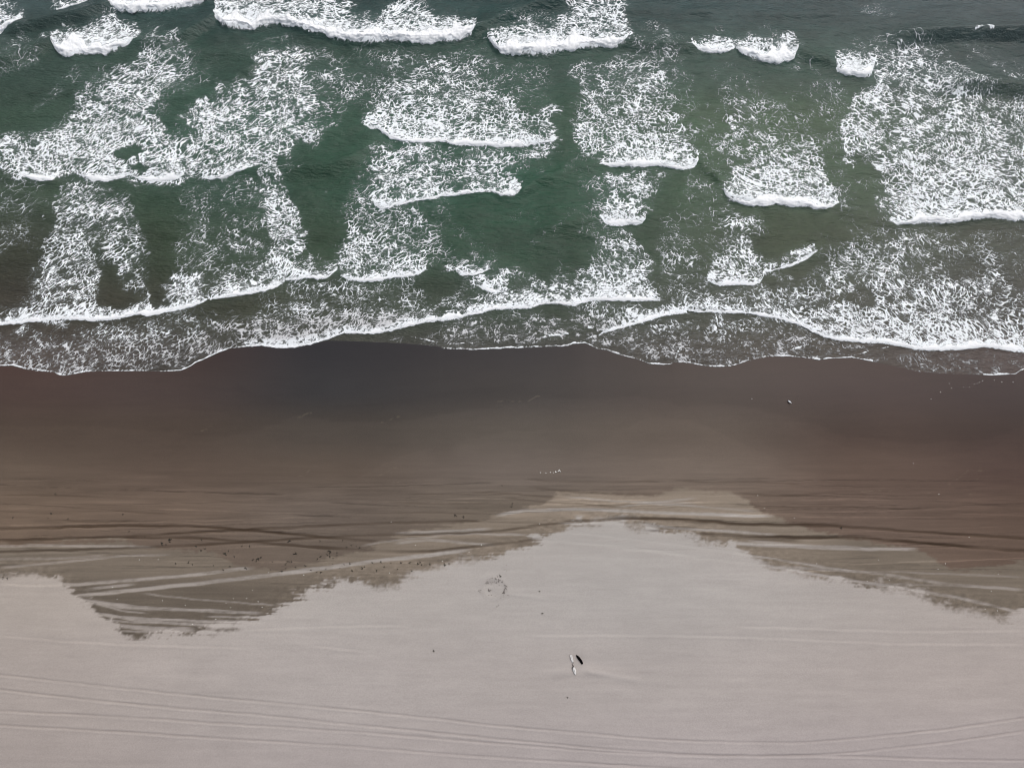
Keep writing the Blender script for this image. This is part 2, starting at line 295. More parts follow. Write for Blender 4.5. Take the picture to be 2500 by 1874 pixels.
# glassy swells not yet broken: crest line, height
SW = [([(30,72),(90,62),(150,50),(210,36),(270,12)],1.0),([(-40,158),(0,150),(50,138),(100,118),(132,104)],.8),([(330,106),(400,100),(460,84),(528,40)],.8),
      ([(1160,76),(1190,62),(1240,42),(1310,16),(1380,0)],.8),([(1531,102),(1600,116),(1690,117)],.7),([(1945,122),(2000,142),(2038,158)],.7),
      ([(2200,96),(2260,88),(2330,82),(2420,82),(2500,80),(2600,76)],1.3),([(2320,214),(2380,208),(2440,212),(2500,224),(2600,236)],1.2),
      ([(640,420),(700,418),(760,412),(820,404),(905,360)],.5),([(690,340),(760,330),(850,318),(890,308)],.35),([(1275,466),(1320,440),(1380,415),(1462,402)],.5),([(1703,396),(1740,420),(1764,452)],.4),
      ([(570,190),(610,172),(640,150)],.5),([(0,430),(45,420)],.4),([(622,412),(660,392),(700,380)],.4),([(1340,560),(1400,540),(1462,536)],.35),([(2044,500),(2100,530),(2170,545)],.4),
      ([(1989,618),(2040,600),(2090,590)],.3),([(1500,20),(1650,36),(1760,30),(1900,40),(2050,30)],.35),([(1700,66),(1820,70),(1950,84),(2080,74)],.3),([(2050,50),(2250,36),(2500,30)],.35)]
SHORE = [(-900,880),(-60,888),(0,892),(30,892),(60,900),(90,905),(130,908),(145,915),(160,917),(185,912),(210,907),(260,906),(300,906),(350,905),(400,907),(440,905),(460,897),(480,885),(510,872),(540,858),(560,851),(600,847),(640,844),(680,850),(720,848),(770,838),(800,831),(870,833),(940,836),(1000,839),(1072,845),(1080,850),(1110,852),(1160,853),(1220,850),(1270,849),(1300,847),(1350,846),(1385,844),(1400,839),(1430,838),(1460,852),(1480,855),(1520,868),(1560,878),(1585,888),(1610,890),(1635,890),(1645,884),(1680,885),(1710,892),(1750,896),(1790,893),(1820,882),(1860,873),(1880,870),(1930,870),(1960,873),(2000,878),(2030,875),(2080,873),(2120,880),(2200,897),(2240,906),(2300,911),(2400,915),(2420,916),(2480,913),(2488,906),(2500,902),(2600,905),(3400,900)]
SWASH = [([(0,845),(20,854),(36,855)],2.2),([(345,785),(360,800),(385,810),(425,815)],3),([(1080,852),(1160,855),(1270,850),(1388,845)],4.5),([(1270,832),(1310,826),(1340,820),(1388,814)],3),([(1642,886),(1651,870),(1661,848)],2.5),
         ([(1820,883),(1870,872),(1920,860),(1960,843),(2000,824)],3.2),([(2085,868),(2120,857),(2170,846)],2),([(1420,836),(1440,824),(1472,814)],3),([(1000,822),(1050,832),(1100,838),(1200,834),(1230,838)],1.6),([(1915,744),(1950,752),(1958,748)],4),([(1440,800),(1470,806),(1500,804)],5),
         ([(2370,84),(2395,78),(2410,86)],4)]

def curve(pts):
    p = np.array(pts, float); return p[:, 0], p[:, 1:]
def reflect(px, py):
    px = np.where(px < 0, -px, px); px = np.where(px > 2500, 5000 - px, px); px = np.clip(px, 0, 2500)
    py = np.where(py < 0, -py * 0.9, py); return px, np.clip(py, 0, 1874)
shx, shy = curve(SHORE); shy = shy[:, 0]
def shore_row(px): return np.interp(px, shx, shy)

MPP = lambda py: 1.0 / (FPX / CAM_H * np.cos(PITCH + np.arctan((937 - py) / FPX)) ** 2 / np.cos(np.arctan((937 - py) / FPX)) ** 2)   # metres of Y per pixel row

def water_height(px, py, X, Y):
    z = np.zeros(px.shape, np.float32); mpp = MPP(py)
    for lab, H, pts, tr, *_ in BR:
        bx, b = curve(pts); m = (px > bx[0] - 30) & (px < bx[-1] + 30) & (py > b[:, 0].min() - 140) & (py < b[:, 0].max() + 40)
        if not m.any(): continue
        d = (np.interp(px[m], bx, b[:, 0]) - py[m]) * mpp[m]
        env = sst(bx[0] - 30, bx[0] + 25, px[m]) * sst(bx[-1] + 30, bx[-1] - 25, px[m])
        L = 1.2 + 2.4 * H
        z[m] = np.maximum(z[m], 0.62 * H * env * sst(-0.5 - .3 * H, 0.5 + .3 * H, d) * np.exp(-np.maximum(d - .8, 0) / L))
    for pts, H in SW:
        bx, b = curve(pts); m = (px > bx[0] - 60) & (px < bx[-1] + 60) & (py > b[:, 0].min() - 120) & (py < b[:, 0].max() + 60)
        if not m.any(): continue
        d = (np.interp(px[m], bx, b[:, 0]) - py[m]) * mpp[m]
        env = sst(bx[0] - 60, bx[0] + 20, px[m]) * sst(bx[-1] + 60, bx[-1] - 20, px[m])
        z[m] = np.maximum(z[m], 1.35 * H * env * sst(-2.0 - .6 * H, 0.2, d) * np.exp(-np.maximum(d, 0) / 3.0))
    deep = sst(900, 500, py)
    z += ((0.20 * fbm(X / 8.5 + .25 * Y / 5, Y / 2.9, 5, 2) + .07 * fbm(X / 3.1 - .3 * Y / 3, Y / 1.6, 8, 2)) * deep + 0.015 * deep).astype(np.float32)
    off = np.maximum(shore_row(px) - py, 0) * mpp
    return z * sst(0, 3, off) + 0.02 * sst(0, 1.5, off)

# ------------------------------------------------------------------ ground: one sheet of sand from the dunes' foot out under the sea
def axis(a, b, step, out):
    core = np.arange(a, b + step / 2, step); g = [step]
    ext = np.cumsum(step * 1.22 ** np.arange(1, 60)); ext = ext[ext < out]
    return np.concatenate([a - ext[::-1], core, b + ext])
def raster(rows, cols, table, px, py):
    t = lin(np.array(table)).astype(np.float32); r = np.array(rows, float); c = np.array(cols, float)
    i = np.clip(np.searchsorted(r, py) - 1, 0, len(r) - 2); j = np.clip(np.searchsorted(c, px) - 1, 0, len(c) - 2)
    fy = np.clip((py - r[i]) / (r[i + 1] - r[i]), 0, 1); fx = np.clip((px - c[j]) / (c[j + 1] - c[j]), 0, 1)
    fx = (fx * fx * (3 - 2 * fx))[:, None]; fy = (fy * fy * (3 - 2 * fy))[:, None]
    return (t[i, j] * (1 - fx) + t[i, j + 1] * fx) * (1 - fy) + (t[i + 1, j] * (1 - fx) + t[i + 1, j + 1] * fx) * fy

DRY = [(-400,1405),(0,1408),(60,1403),(120,1415),(150,1420),(168,1432),(186,1455),(215,1472),(230,1492),(262,1515),(285,1536),(320,1550),(400,1545),(470,1544),(560,1530),(600,1521),(640,1500),(690,1476),(740,1450),(800,1428),(870,1416),(900,1423),(960,1424),(1000,1414),(1040,1394),(1090,1380),(1140,1362),(1190,1358),(1240,1350),(1265,1342),(1290,1328),(1312,1316),(1350,1302),(1392,1292),(1405,1281),(1440,1276),(1520,1271),(1560,1283),(1600,1292),(1650,1297),(1695,1300),(1702,1312),(1750,1318),(1790,1332),(1830,1352),(1860,1374),(1880,1384),(1950,1396),(2020,1410),(2080,1420),(2150,1432),(2255,1448),(2290,1476),(2370,1488),(2400,1494),(2440,1510),(2468,1510),(2488,1490),(2500,1478),(2900,1465)]
SEMI = [(-400,1330),(0,1328),(150,1322),(305,1317),(335,1330),(380,1334),(440,1342),(520,1344),(540,1362),(575,1378),(650,1384),(660,1392),(690,1392),(720,1382),(775,1372),(840,1354),(850,1346),(882,1340),(896,1332),(912,1322),(960,1310),(1000,1296),(1090,1280),(1150,1270),(1215,1258),(1262,1244),(1318,1230),(1368,1202),(1400,1203),(1480,1206),(1520,1201),(1560,1208),(1600,1210),(1640,1196),(1665,1190),(1720,1197),(1790,1204),(1822,1222),(1840,1236),(1862,1254),(1900,1262),(1960,1288),(2060,1308),(2160,1326),(2250,1342),(2290,1366),(2330,1388),(2400,1386),(2450,1380),(2500,1372),(2900,1370)]
STEP = [(-400,1036),(0,1038),(200,1042),(330,1045),(460,1062),(580,1066),(680,1040),(740,1012),(800,1026),(950,1032),(1080,1012),(1180,1002),(1240,985),(1310,974),(1420,976),(1550,969),(1620,980),(1660,992),(1720,990),(1800,990),(1900,1010),(2050,1060),(2250,1085),(2420,1070),(2500,1040),(2900,1030)]
TRK_DARK = [([(-200,1296),(0,1290),(150,1286),(300,1283),(450,1283),(540,1288),(600,1293),(680,1300),(760,1308),(850,1316),(930,1322)],5.5,.9),
 ([(-200,1324),(0,1318),(150,1314),(300,1309),(450,1301),(560,1294),(660,1289),(800,1283),(920,1277),(1070,1273),(1180,1271)],5,.75),([(0,1320),(60,1322),(120,1318)],9,.5),
 ([(290,1311),(400,1311),(480,1312),(560,1318),(620,1322),(700,1330),(800,1337),(900,1343),(1000,1346),(1080,1343),(1150,1334),(1250,1324),(1320,1314)],5.5,.75),
 ([(-200,1350),(0,1346),(150,1342),(300,1338),(400,1333),(500,1328),(600,1322),(680,1317),(800,1311),(900,1306),(1050,1303),(1200,1298),(1280,1288),(1330,1280),(1400,1272),(1500,1267),(1600,1265),(1700,1268),(1800,1278),(1900,1280),(2000,1281),(2100,1288),(2200,1294),(2350,1305),(2500,1313),(2700,1322)],5.5,.75),
 ([(1480,1262),(1600,1266),(1700,1272),(1800,1279),(1950,1282),(2060,1284)],8,.55),
 ([(1700,1303),(1780,1306),(1860,1309),(1950,1311),(2050,1311),(2100,1313),(2200,1321),(2300,1328),(2400,1337),(2500,1343),(2700,1354)],6,.95),
 ([(1780,1310),(1880,1316),(1960,1318)],9,.5),([(1290,1190),(1400,1200),(1500,1206),(1600,1208)],5,.4),([(1280,1170),(1400,1176),(1520,1176),(1620,1174)],4,.35),([(1150,1200),(1260,1206),(1370,1214)],4,.35),
 ([(1640,1172),(1740,1178),(1850,1176),(1960,1182)],4,.35),([(1800,1204),(1900,1210),(2000,1206)],5,.35),([(1790,1234),(1900,1238),(2050,1236),(2250,1244)],4,.3),([(0,1208),(120,1209),(240,1210)],3.5,.35),([(180,1240),(280,1246),(420,1256)],3.5,.3),([(150,1270),(240,1276),(330,1272)],4,.4),
 ([(1300,1240),(1500,1232),(1700,1222)],3,.3),([(1560,1276),(1620,1288),(1700,1290)],7,.4),([(1230,1215),(1330,1226),(1420,1230),(1520,1238)],4,.4),([(1000,1205),(1100,1206),(1250,1208)],3,.3),([(950,1226),(1050,1230),(1200,1228)],3,.28),
 ([(860,1252),(1000,1250),(1180,1254)],3,.28),([(1575,1294),(1600,1295),(1622,1294)],5,.7),([(1636,1296),(1655,1297),(1664,1297)],4,.6)]
TRK_PALE = [([(250,1500),(340,1514),(460,1523),(600,1527)],4,.9),([(285,1528),(380,1537),(480,1539)],4,.9),([(215,1470),(300,1482),(380,1488)],4,.8),([(205,1440),(260,1432),(330,1425)],4,.8),([(-200,1336),(0,1332),(150,1331),(300,1333),(380,1335)],3.5,.8),([(-200,1372),(0,1364),(150,1362),(260,1356)],4,.5),([(0,1385),(150,1372),(300,1357),(420,1353)],3.5,.6),
 ([(120,1424),(180,1427),(260,1420),(420,1408),(620,1385)],4.5,.9),([(170,1456),(240,1449),(330,1440),(400,1433),(560,1415),(700,1398),(800,1386),(900,1371),(1060,1353),(1150,1340)],5.5,.95),
 ([(190,1462),(250,1472),(310,1479),(420,1487),(520,1491),(640,1496)],4.5,.95),([(230,1474),(300,1490),(360,1497)],3,.7),([(225,1495),(300,1506),(380,1511),(500,1516),(660,1519)],4,.95),([(240,1508),(300,1517),(380,1520)],3,.7),([(262,1524),(330,1529),(400,1532),(480,1534)],4,.85),([(290,1540),(360,1541),(460,1540)],3,.7),
 ([(350,1448),(450,1460),(560,1468),(680,1478)],2.5,.5),([(500,1504),(600,1506),(660,1508)],3,.6),
 ([(1210,1258),(1280,1246),(1400,1243),(1500,1246),(1600,1250),(1700,1254),(1800,1258),(1885,1260)],4.5,.95),([(1500,1240),(1570,1228),(1640,1222),(1700,1215)],3,.5),([(1560,1226),(1700,1236),(1850,1248)],3,.6),([(1380,1212),(1500,1222),(1700,1228)],2.5,.5),
 ([(960,1302),(1080,1296),(1200,1290)],4,.7),([(1040,1304),(1150,1302),(1250,1304),(1290,1306)],3,.6),([(960,1326),(1050,1318),(1150,1325),(1210,1331)],4,.7),([(880,1332),(960,1318),(1080,1309)],3,.5),
 ([(1360,1276),(1440,1277),(1560,1280)],3,.8),([(1550,1278),(1650,1289),(1800,1298),(1900,1305)],3.5,.8),([(1780,1325),(1900,1331),(2050,1338),(2150,1340),(2240,1339)],5,.95),([(1820,1318),(1950,1330),(2100,1335)],3,.6),
 ([(1380,1300),(1450,1306),(1560,1318),(1700,1336),(1800,1350),(1900,1366),(2000,1382),(2100,1397)],3,.85),([(1300,1318),(1400,1324),(1500,1333),(1600,1346),(1750,1366),(1850,1378),(1950,1394),(2050,1411),(2150,1427),(2250,1443),(2350,1460),(2420,1478),(2490,1495)],4,.95),
 ([(1880,1384),(2000,1388),(2150,1400),(2300,1424),(2500,1440)],4,.6),([(2050,1395),(2200,1396),(2350,1402),(2500,1408)],3,.35),([(2150,1425),(2300,1428),(2500,1436)],3,.4)]
RUTS = [[(-300,1615),(0,1648),(200,1670),(400,1691),(600,1711),(800,1728),(1000,1748),(1200,1771),(1400,1788),(1600,1806),(1800,1813),(1950,1814),(2100,1803),(2300,1782),(2500,1754),(2800,1705)],
 [(-300,1650),(0,1684),(200,1707),(400,1727),(600,1743),(900,1773),(1200,1803),(1350,1817),(1500,1831),(1700,1844),(1800,1847),(2000,1844),(2100,1836),(2300,1815),(2500,1786),(2800,1740)],
 [(-300,1722),(0,1736),(350,1754),(600,1771),(900,1789),(1200,1815),(1350,1826),(1500,1838),(1700,1846),(1900,1846),(2100,1847),(2250,1853),(2500,1858),(2800,1862)],
 [(-300,1756),(0,1771),(250,1785),(500,1801),(700,1813),(900,1826),(1100,1842),(1300,1856),(1500,1868),(1700,1880),(2000,1892)]]
RUTS2 = [[(1300,1552),(1500,1551),(1700,1553),(1900,1560),(2200,1572),(2500,1574)],[(1800,1530),(2000,1536),(2200,1542),(2500,1541)],[(0,1553),(150,1565),(300,1575),(600,1582)],[(750,1578),(800,1582),(900,1592)],[(0,1428),(150,1430)],[(600,1539),(800,1530),(1000,1528)]]

sx = axis(-84, 84, 0.21, 700); sy = axis(-19, 40, 0.115, 700)
GX, GY = np.meshgrid(sx, sy); nx, ny = len(sx), len(sy)
X = GX.ravel(); Y = GY.ravel()
px0, py0 = project(X, Y)
d_sh = (py0 - shore_row(px0)) * MPP(np.clip(py0, 0, 1874))
far = np.hypot(X, Y - 20) > 160
d_sh = np.where(far, (31.5 - Y), d_sh)
SZ = np.where(d_sh > 0, 0.34 * (1 - np.exp(-d_sh / 9.0)), np.maximum(d_sh * 0.05, -4.0)).astype(np.float64)
px, py = project(X, Y, SZ)
pxc = np.clip(px, -300, 2800); pyc = np.clip(py, 800, 2000)
grit = fbm(X / .55, Y / .3, 57, 2)
wx = fbm(X / 1.3, Y / 1.3, 41, 3) ; wy = fbm(X / 2.2, Y / 0.7, 43, 3); wl = fbm(X / 9, Y / 9, 44, 2)
streak = fbm(X / 9.0, Y / 0.38, 47, 3)
pxw = pxc + wx * 5 + streak * 14; pyw = pyc + wy * 3.5
WET = raster([850,950,1050,1150,1250,1340,1520],[0,400,800,1250,1700,2100,2500],
 [[(88,70,64),(82,69,65),(58,58,62),(64,61,63),(80,67,61),(80,65,59),(76,60,58)],
  [(90,75,69),(86,75,71),(66,66,68),(76,72,70),(88,77,71),(82,67,63),(75,61,59)],
  [(94,82,72),(91,80,71),(88,82,75),(102,96,88),(112,102,92),(88,73,65),(79,64,58)],
  [(108,96,84),(99,87,77),(102,92,82),(119,111,103),(124,114,104),(106,91,81),(92,76,69)],
  [(120,106,92),(114,101,89),(113,104,95),(118,110,99),(124,112,100),(112,98,88),(102,87,77)],
  [(122,108,94),(116,104,93),(113,104,94),(118,108,97),(120,107,95),(116,102,91),(110,95,84)],
  [(126,113,100),(124,112,100),(122,112,101),(124,112,101),(120,108,96),(118,105,94),(116,102,92)]], pxc, pyc)
step_row = np.interp(pxw + wl * 10, *(lambda a: (a[0], a[1][:, 0]))(curve(STEP)))
WET *= (.60 + .20 * sst(980, 1230, pyc) + .10 * sst(700, 200, pxc) * sst(1150, 950, pyc) - .06 * sst(500, 300, np.abs(pxc - 1250)) * sst(1000, 900, pyc))[:, None] * np.array((1.03, .965, .965))
WET *= (1 + 0.10 * sst(-6, 4, pyw - step_row) - 0.06 * sst(-110, 0, pyw - step_row))[:, None]
WET *= (1 + 0.05 * wl + 0.05 * streak * sst(1090, 1180, pyc))[:, None]
f_semi = sst(-5, 6, pyw + streak * 6 + fbm(X / .5, Y / .3, 58, 2) * 4 - np.interp(pxw, *(lambda a: (a[0], a[1][:, 0]))(curve(SEMI))))
soft_ = 7 + 9 * sst(-.2, .5, fbm(X / 7, Y / 7, 67, 2))
f_dry = sst(-1, 1, (pyw + streak * 5 + grit * 3 + fbm(X / .25, Y / .25, 68, 1) * 3.5 + np.clip(fbm(X / 2.6, Y / 1.3, 66, 4), -.3, 1) * 16 - np.interp(pxw, *(lambda a: (a[0], a[1][:, 0]))(curve(DRY)))) / soft_)
blot = sst(0.25, 0.7, fbm(X / 3.2, Y / 1.2, 53, 4)) * sst(60, 0, np.interp(pxc, *(lambda a: (a[0], a[1][:, 0]))(curve(DRY))) - pyc)
semi_c = lin(np.array((133, 121, 109)))
tongue = sst(1395, 1440, pyc) * sst(140, 200, pxc) * sst(1120, 900, pxc)
lens = sst(1195, 1215, pyc) * sst(1275, 1258, pyc) * sst(1190, 1260, pxc) * sst(1900, 1850, pxc)
semi_c = semi_c[None] * (.92 - 0.22 * tongue + .22 * lens - .14 * sst(1000, 500, pxc))[:, None] * (1 - 0.18 * sst(1950, 2150, pxc) )[:, None] * (1 + 0.07 * streak - .12 * blot)[:, None]
dry_c = raster([1250,1450,1650,1874],[0,900,1500,2500],[[(168,156,148),(170,163,158),(170,164,160),(168,158,152)],[(170,160,153),(172,165,161),(173,167,164),(171,162,157)],[(167,157,152),(171,163,160),(172,164,161),(171,161,157)],[(162,152,148),(168,159,157),(170,161,160),(168,158,157)]], pxc, pyc)
dry_c *= (1 + 0.028 * wl + 0.022 * streak)[:, None]
fine = fbm(X / 5.0, Y / .24, 59, 2)
WET *= (1 + .09 * fine * sst(1130, 1190, pyc) * sst(1300, 1250, pyc))[:, None]
semi_c *= (1 + .06 * fine + .16 * grit * sst(75, 10, np.interp(pxc, *(lambda a: (a[0], a[1][:, 0]))(curve(DRY))) - pyc))[:, None]
COL = WET * (1 - f_semi)[:, None] + semi_c * f_semi[:, None]
COL = COL * (1 - f_dry)[:, None] + dry_c * f_dry[:, None]
wetv = (1 - 0.55 * f_semi) * (1 - f_dry) * sst(1320, 900, pyc)
dz = np.zeros(px.shape)
def along(pts, w, warp=1.2):
    bx, b = curve(pts)
    m = (pxc > bx[0] - 10) & (pxc < bx[-1] + 10) & (pyc > b[:, 0].min() - 4 * w - 12) & (pyc < b[:, 0].max() + 4 * w + 12)
    i = np.nonzero(m)[0]
    # smooth interpolation of the surveyed line
    xs = np.linspace(bx[0], bx[-1], 400); ys = np.interp(xs, bx, b[:, 0]); kk = np.hanning(21); kk /= kk.sum()
    ys = np.convolve(np.pad(ys, 10, 'edge'), kk, 'valid')
    d = pyc[i] + wy[i] * warp - np.interp(pxc[i], xs, ys)
    env = sst(bx[0] - 10, bx[0] + 30, pxc[i]) * sst(bx[-1] + 10, bx[-1] - 30, pxc[i])
    return i, d, env
for pts, w, s in TRK_PALE:
    i, d, env = along(pts, w)
    w *= 1.25; a = s * env * sst(w, w * .35, np.abs(d)) * np.clip(.9 + .45 * streak[i] + .2 * grit[i], 0, 1)
    tgt = np.where((f_dry[i] > .5)[:, None], dry_c[i] * 1.07, dry_c[i] * .93 * .85 + semi_c[i] * .15)
    COL[i] += (tgt - COL[i]) * a[:, None]
    dz[i] -= .02 * a
for pts, w, s in TRK_DARK:
    i, d, env = along(pts, w)
    w *= .8; a = s * env * sst(w * 1.15, w * .3, np.abs(d)) * np.clip(.85 + .5 * streak[i] + .25 * wl[i], .15, 1)
    COL[i] += (lin(np.array((58, 45, 34)))[None] - COL[i]) * (a * .92)[:, None]
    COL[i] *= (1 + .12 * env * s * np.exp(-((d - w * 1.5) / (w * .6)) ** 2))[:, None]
    dz[i] += -.05 * a + .02 * env * s * np.exp(-((np.abs(d) - w * 1.3) / (w * .4)) ** 2)
tr_ = np.random.default_rng(5)
for k in range(130):                                                     # the many fainter passes of tyres along the tide line
    x0 = tr_.uniform(-100, 2300); ln = tr_.uniform(180, 800); y0 = tr_.uniform(1165, 1345) if k % 4 else tr_.uniform(1340, 1420); sl = tr_.uniform(-.05, .05); cv = tr_.uniform(-.00006, .00006)
    xs_ = np.linspace(x0, x0 + ln, 7); ys_ = y0 + sl * (xs_ - x0) + cv * (xs_ - x0) * (xs_ - x0 - ln)
    w = tr_.uniform(1.5, 3.0); sg = -1 if tr_.random() < .6 else 1
    i, d, env = along(list(zip(xs_, ys_)), w)
    a = env * sst(w, w * .2, np.abs(d)) * np.clip(.6 + .7 * streak[i] + .3 * grit[i], 0, 1) * (1 - f_dry[i] * .85)
    COL[i] *= (1 + sg * tr_.uniform(.12, .36) * a)[:, None]; dz[i] += sg * .012 * a
for pts, am in (([(1100,1080),(1250,1050),(1400,1046),(1535,1046),(1560,1025),(1600,1015),(1700,1030),(1800,1075),(1900,1120)],.07),([(0,1130),(200,1140),(400,1160),(560,1210),(700,1215),(860,1170),(960,1120),(1060,1090)],.07),([(560,920),(620,960),(760,990),(900,985),(1100,955),(1300,930)],-.06),([(1900,1020),(2060,1090),(2250,1120),(2400,1095),(2500,1055)],.06),([(2050,1165),(2120,1195),(2170,1200),(2260,1195),(2340,1215),(2420,1215)],.05),([(1700,1130),(1800,1120),(1950,1145),(2080,1160),(2105,1180),(2000,1190)],.05),([(0,990),(150,1000),(350,990),(560,1005)],.04),([(1300,1095),(1420,1100),(1560,1120),(1700,1115)],.05)):
    i, d, env = along(pts, 16, 3)
    COL[i] *= (1 + am * env * np.where(d < 0, sst(-40, 0, d) * .2, sst(70, 0, d) * sst(-1, 1.5, d)))[:, None]
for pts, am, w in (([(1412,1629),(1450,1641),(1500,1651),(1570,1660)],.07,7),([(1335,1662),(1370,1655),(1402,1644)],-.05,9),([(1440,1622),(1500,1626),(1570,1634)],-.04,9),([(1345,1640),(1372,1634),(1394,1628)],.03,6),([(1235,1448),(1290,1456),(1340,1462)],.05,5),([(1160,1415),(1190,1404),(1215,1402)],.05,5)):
    i, d, env = along(pts, w, 1); COL[i] *= (1 + am * env * np.exp(-(d / w) ** 2))[:, None]; dz[i] += am * 1.2 * env * np.exp(-(d / w) ** 2)  # drift streaks: paler blown sand, and relief shading painted into the colour
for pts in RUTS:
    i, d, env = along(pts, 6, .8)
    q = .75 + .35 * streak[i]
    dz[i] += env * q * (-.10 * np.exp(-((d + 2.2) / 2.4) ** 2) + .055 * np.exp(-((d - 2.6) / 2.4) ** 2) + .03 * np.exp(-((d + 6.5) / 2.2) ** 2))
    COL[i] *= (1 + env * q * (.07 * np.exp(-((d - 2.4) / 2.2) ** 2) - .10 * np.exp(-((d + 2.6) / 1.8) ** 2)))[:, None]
for pts in RUTS2:
    i, d, env = along(pts, 5, 1.2)
    dz[i] += env * (.03 * np.exp(-((d - 2) / 3) ** 2) - .03 * np.exp(-((d + 3) / 3) ** 2)); COL[i] *= (1 + .035 * env * np.exp(-(d / 3.5) ** 2))[:, None]
# pale froth residue left on the wet sand
for pts in ([(2322,1182),(2336,1170),(2348,1160),(2365,1148)],[(2376,1206),(2384,1190),(2387,1160),(2389,1148)],[(2246,1188),(2254,1198),(2262,1204)],[(2112,1200),(2140,1195),(2170,1198)],[(928,1160),(950,1148),(960,1142)],[(740,1162),(752,1152),(760,1146)],[(890,1215),(905,1200),(920,1186),(965,1178)],[(940,1030),(955,1022),(966,1018)],[(1225,980),(1250,978),(1290,978),(1310,965)],[(735,1018),(745,1010),(752,1008)],[(486,1053),(500,1050),(512,1042)]):
    i, d, env = along(pts, 3.2, 2.0)
    a = sst(3.2, 0, np.abs(d)) * sst(.0, .5, fbm(X[i] / .35, Y[i] / .35, 77, 2) + .1); COL[i] += (lin(np.array((150, 138, 118))) - COL[i]) * (a * .13)[:, None]
# churned ring, drift hollow behind the logs
def pit(cx, cy, rx, ry):
    return np.hypot((pxc - cx) / rx, (pyc - cy) / ry)
r = pit(1208, 1436, 27, 22)
dz += -.05 * sst(1.05, .7, r) * (1 + wx) + .04 * np.exp(-((r - 1.15) / .22) ** 2) * (1 + .5 * wx)
COL *= (1 - .05 * np.exp(-((r - 1.08) / .16) ** 2) * np.clip(.6 + wx, 0, 1.5))[:, None]
for (cx, cy, rx, ry, h) in ((1440,1640,85,10,.12),(1400,1625,34,30,-.08),(1380,1648,40,16,.07),(1425,1590,18,12,.10),(1480,1612,60,12,-.06)):
    dz += h * np.exp(-pit(cx, cy, rx, ry) ** 2)
dz += (.012 * fbm(X / 2.5, Y / .8, 61, 3) + .01 * wl) * sst(1260, 1420, pyc) + .006 * fbm(X / 6, Y / .5, 63, 2) * sst(1080, 1200, pyc)
SZ = SZ + dz * (d_sh > 0) * ~far
COL *= 0.93 * np.array((1, 1, .97))
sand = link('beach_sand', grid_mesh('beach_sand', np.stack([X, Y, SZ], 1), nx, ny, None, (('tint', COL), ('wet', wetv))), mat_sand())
tag(sand, 'grey brown sand, dark and wet by the sea and pale and dry inland', kind='structure')
def sand_z(x, y):
    j = np.clip(np.searchsorted(sx, x), 0, nx - 1); i = np.clip(np.searchsorted(sy, y), 0, ny - 1)
    return float(SZ.reshape(ny, nx)[i, j])

# ------------------------------------------------------------------ sea surface
gx = axis(-100, 100, 0.3, 700); gy = axis(29, 112, 0.26, 700); gy = gy[gy > 20]
GX, GY = np.meshgrid(gx, gy); nwx, nwy = len(gx), len(gy)
X = GX.ravel(); Y = GY.ravel(); px, py = project(X, Y)
rx_, ry_ = reflect(px, py)
WZ = water_height(px, np.clip(py, -60, 1874), X, Y)
WT = raster([0,150,300,450,600,750,880],[0,600,1250,1900,2500],
 [[(66,84,84),(50,76,74),(38,70,68),(52,74,76),(66,80,84)],
  [(62,80,70),(58,80,68),(52,78,66),(58,80,70),(62,76,74)],
  [(56,75,60),(50,78,62),(45,74,56),(66,84,58),(66,78,66)],
  [(58,70,54),(46,70,54),(34,70,52),(60,76,54),(66,72,58)],
  [(56,56,42),(50,65,46),(38,66,48),(58,66,46),(64,62,50)],
  [(66,58,48),(60,60,46),(52,62,48),(64,62,50),(66,58,50)],
  [(84,70,64),(68,62,57),(70,64,60),(76,66,59),(82,66,62)]], rx_, ry_)
keep = ~np.all(np.stack([(py > shore_row(px) + 14).reshape(nwy, nwx)[a, b] for a, b in ((slice(None, -1), slice(None, -1)), (slice(1, None), slice(1, None)), (slice(1, None), slice(None, -1)), (slice(None, -1), slice(1, None)))]), 0)
WATER_X, WATER_Y, WATER_TINT, WATER_PX = X, Y, WT, (px, py)

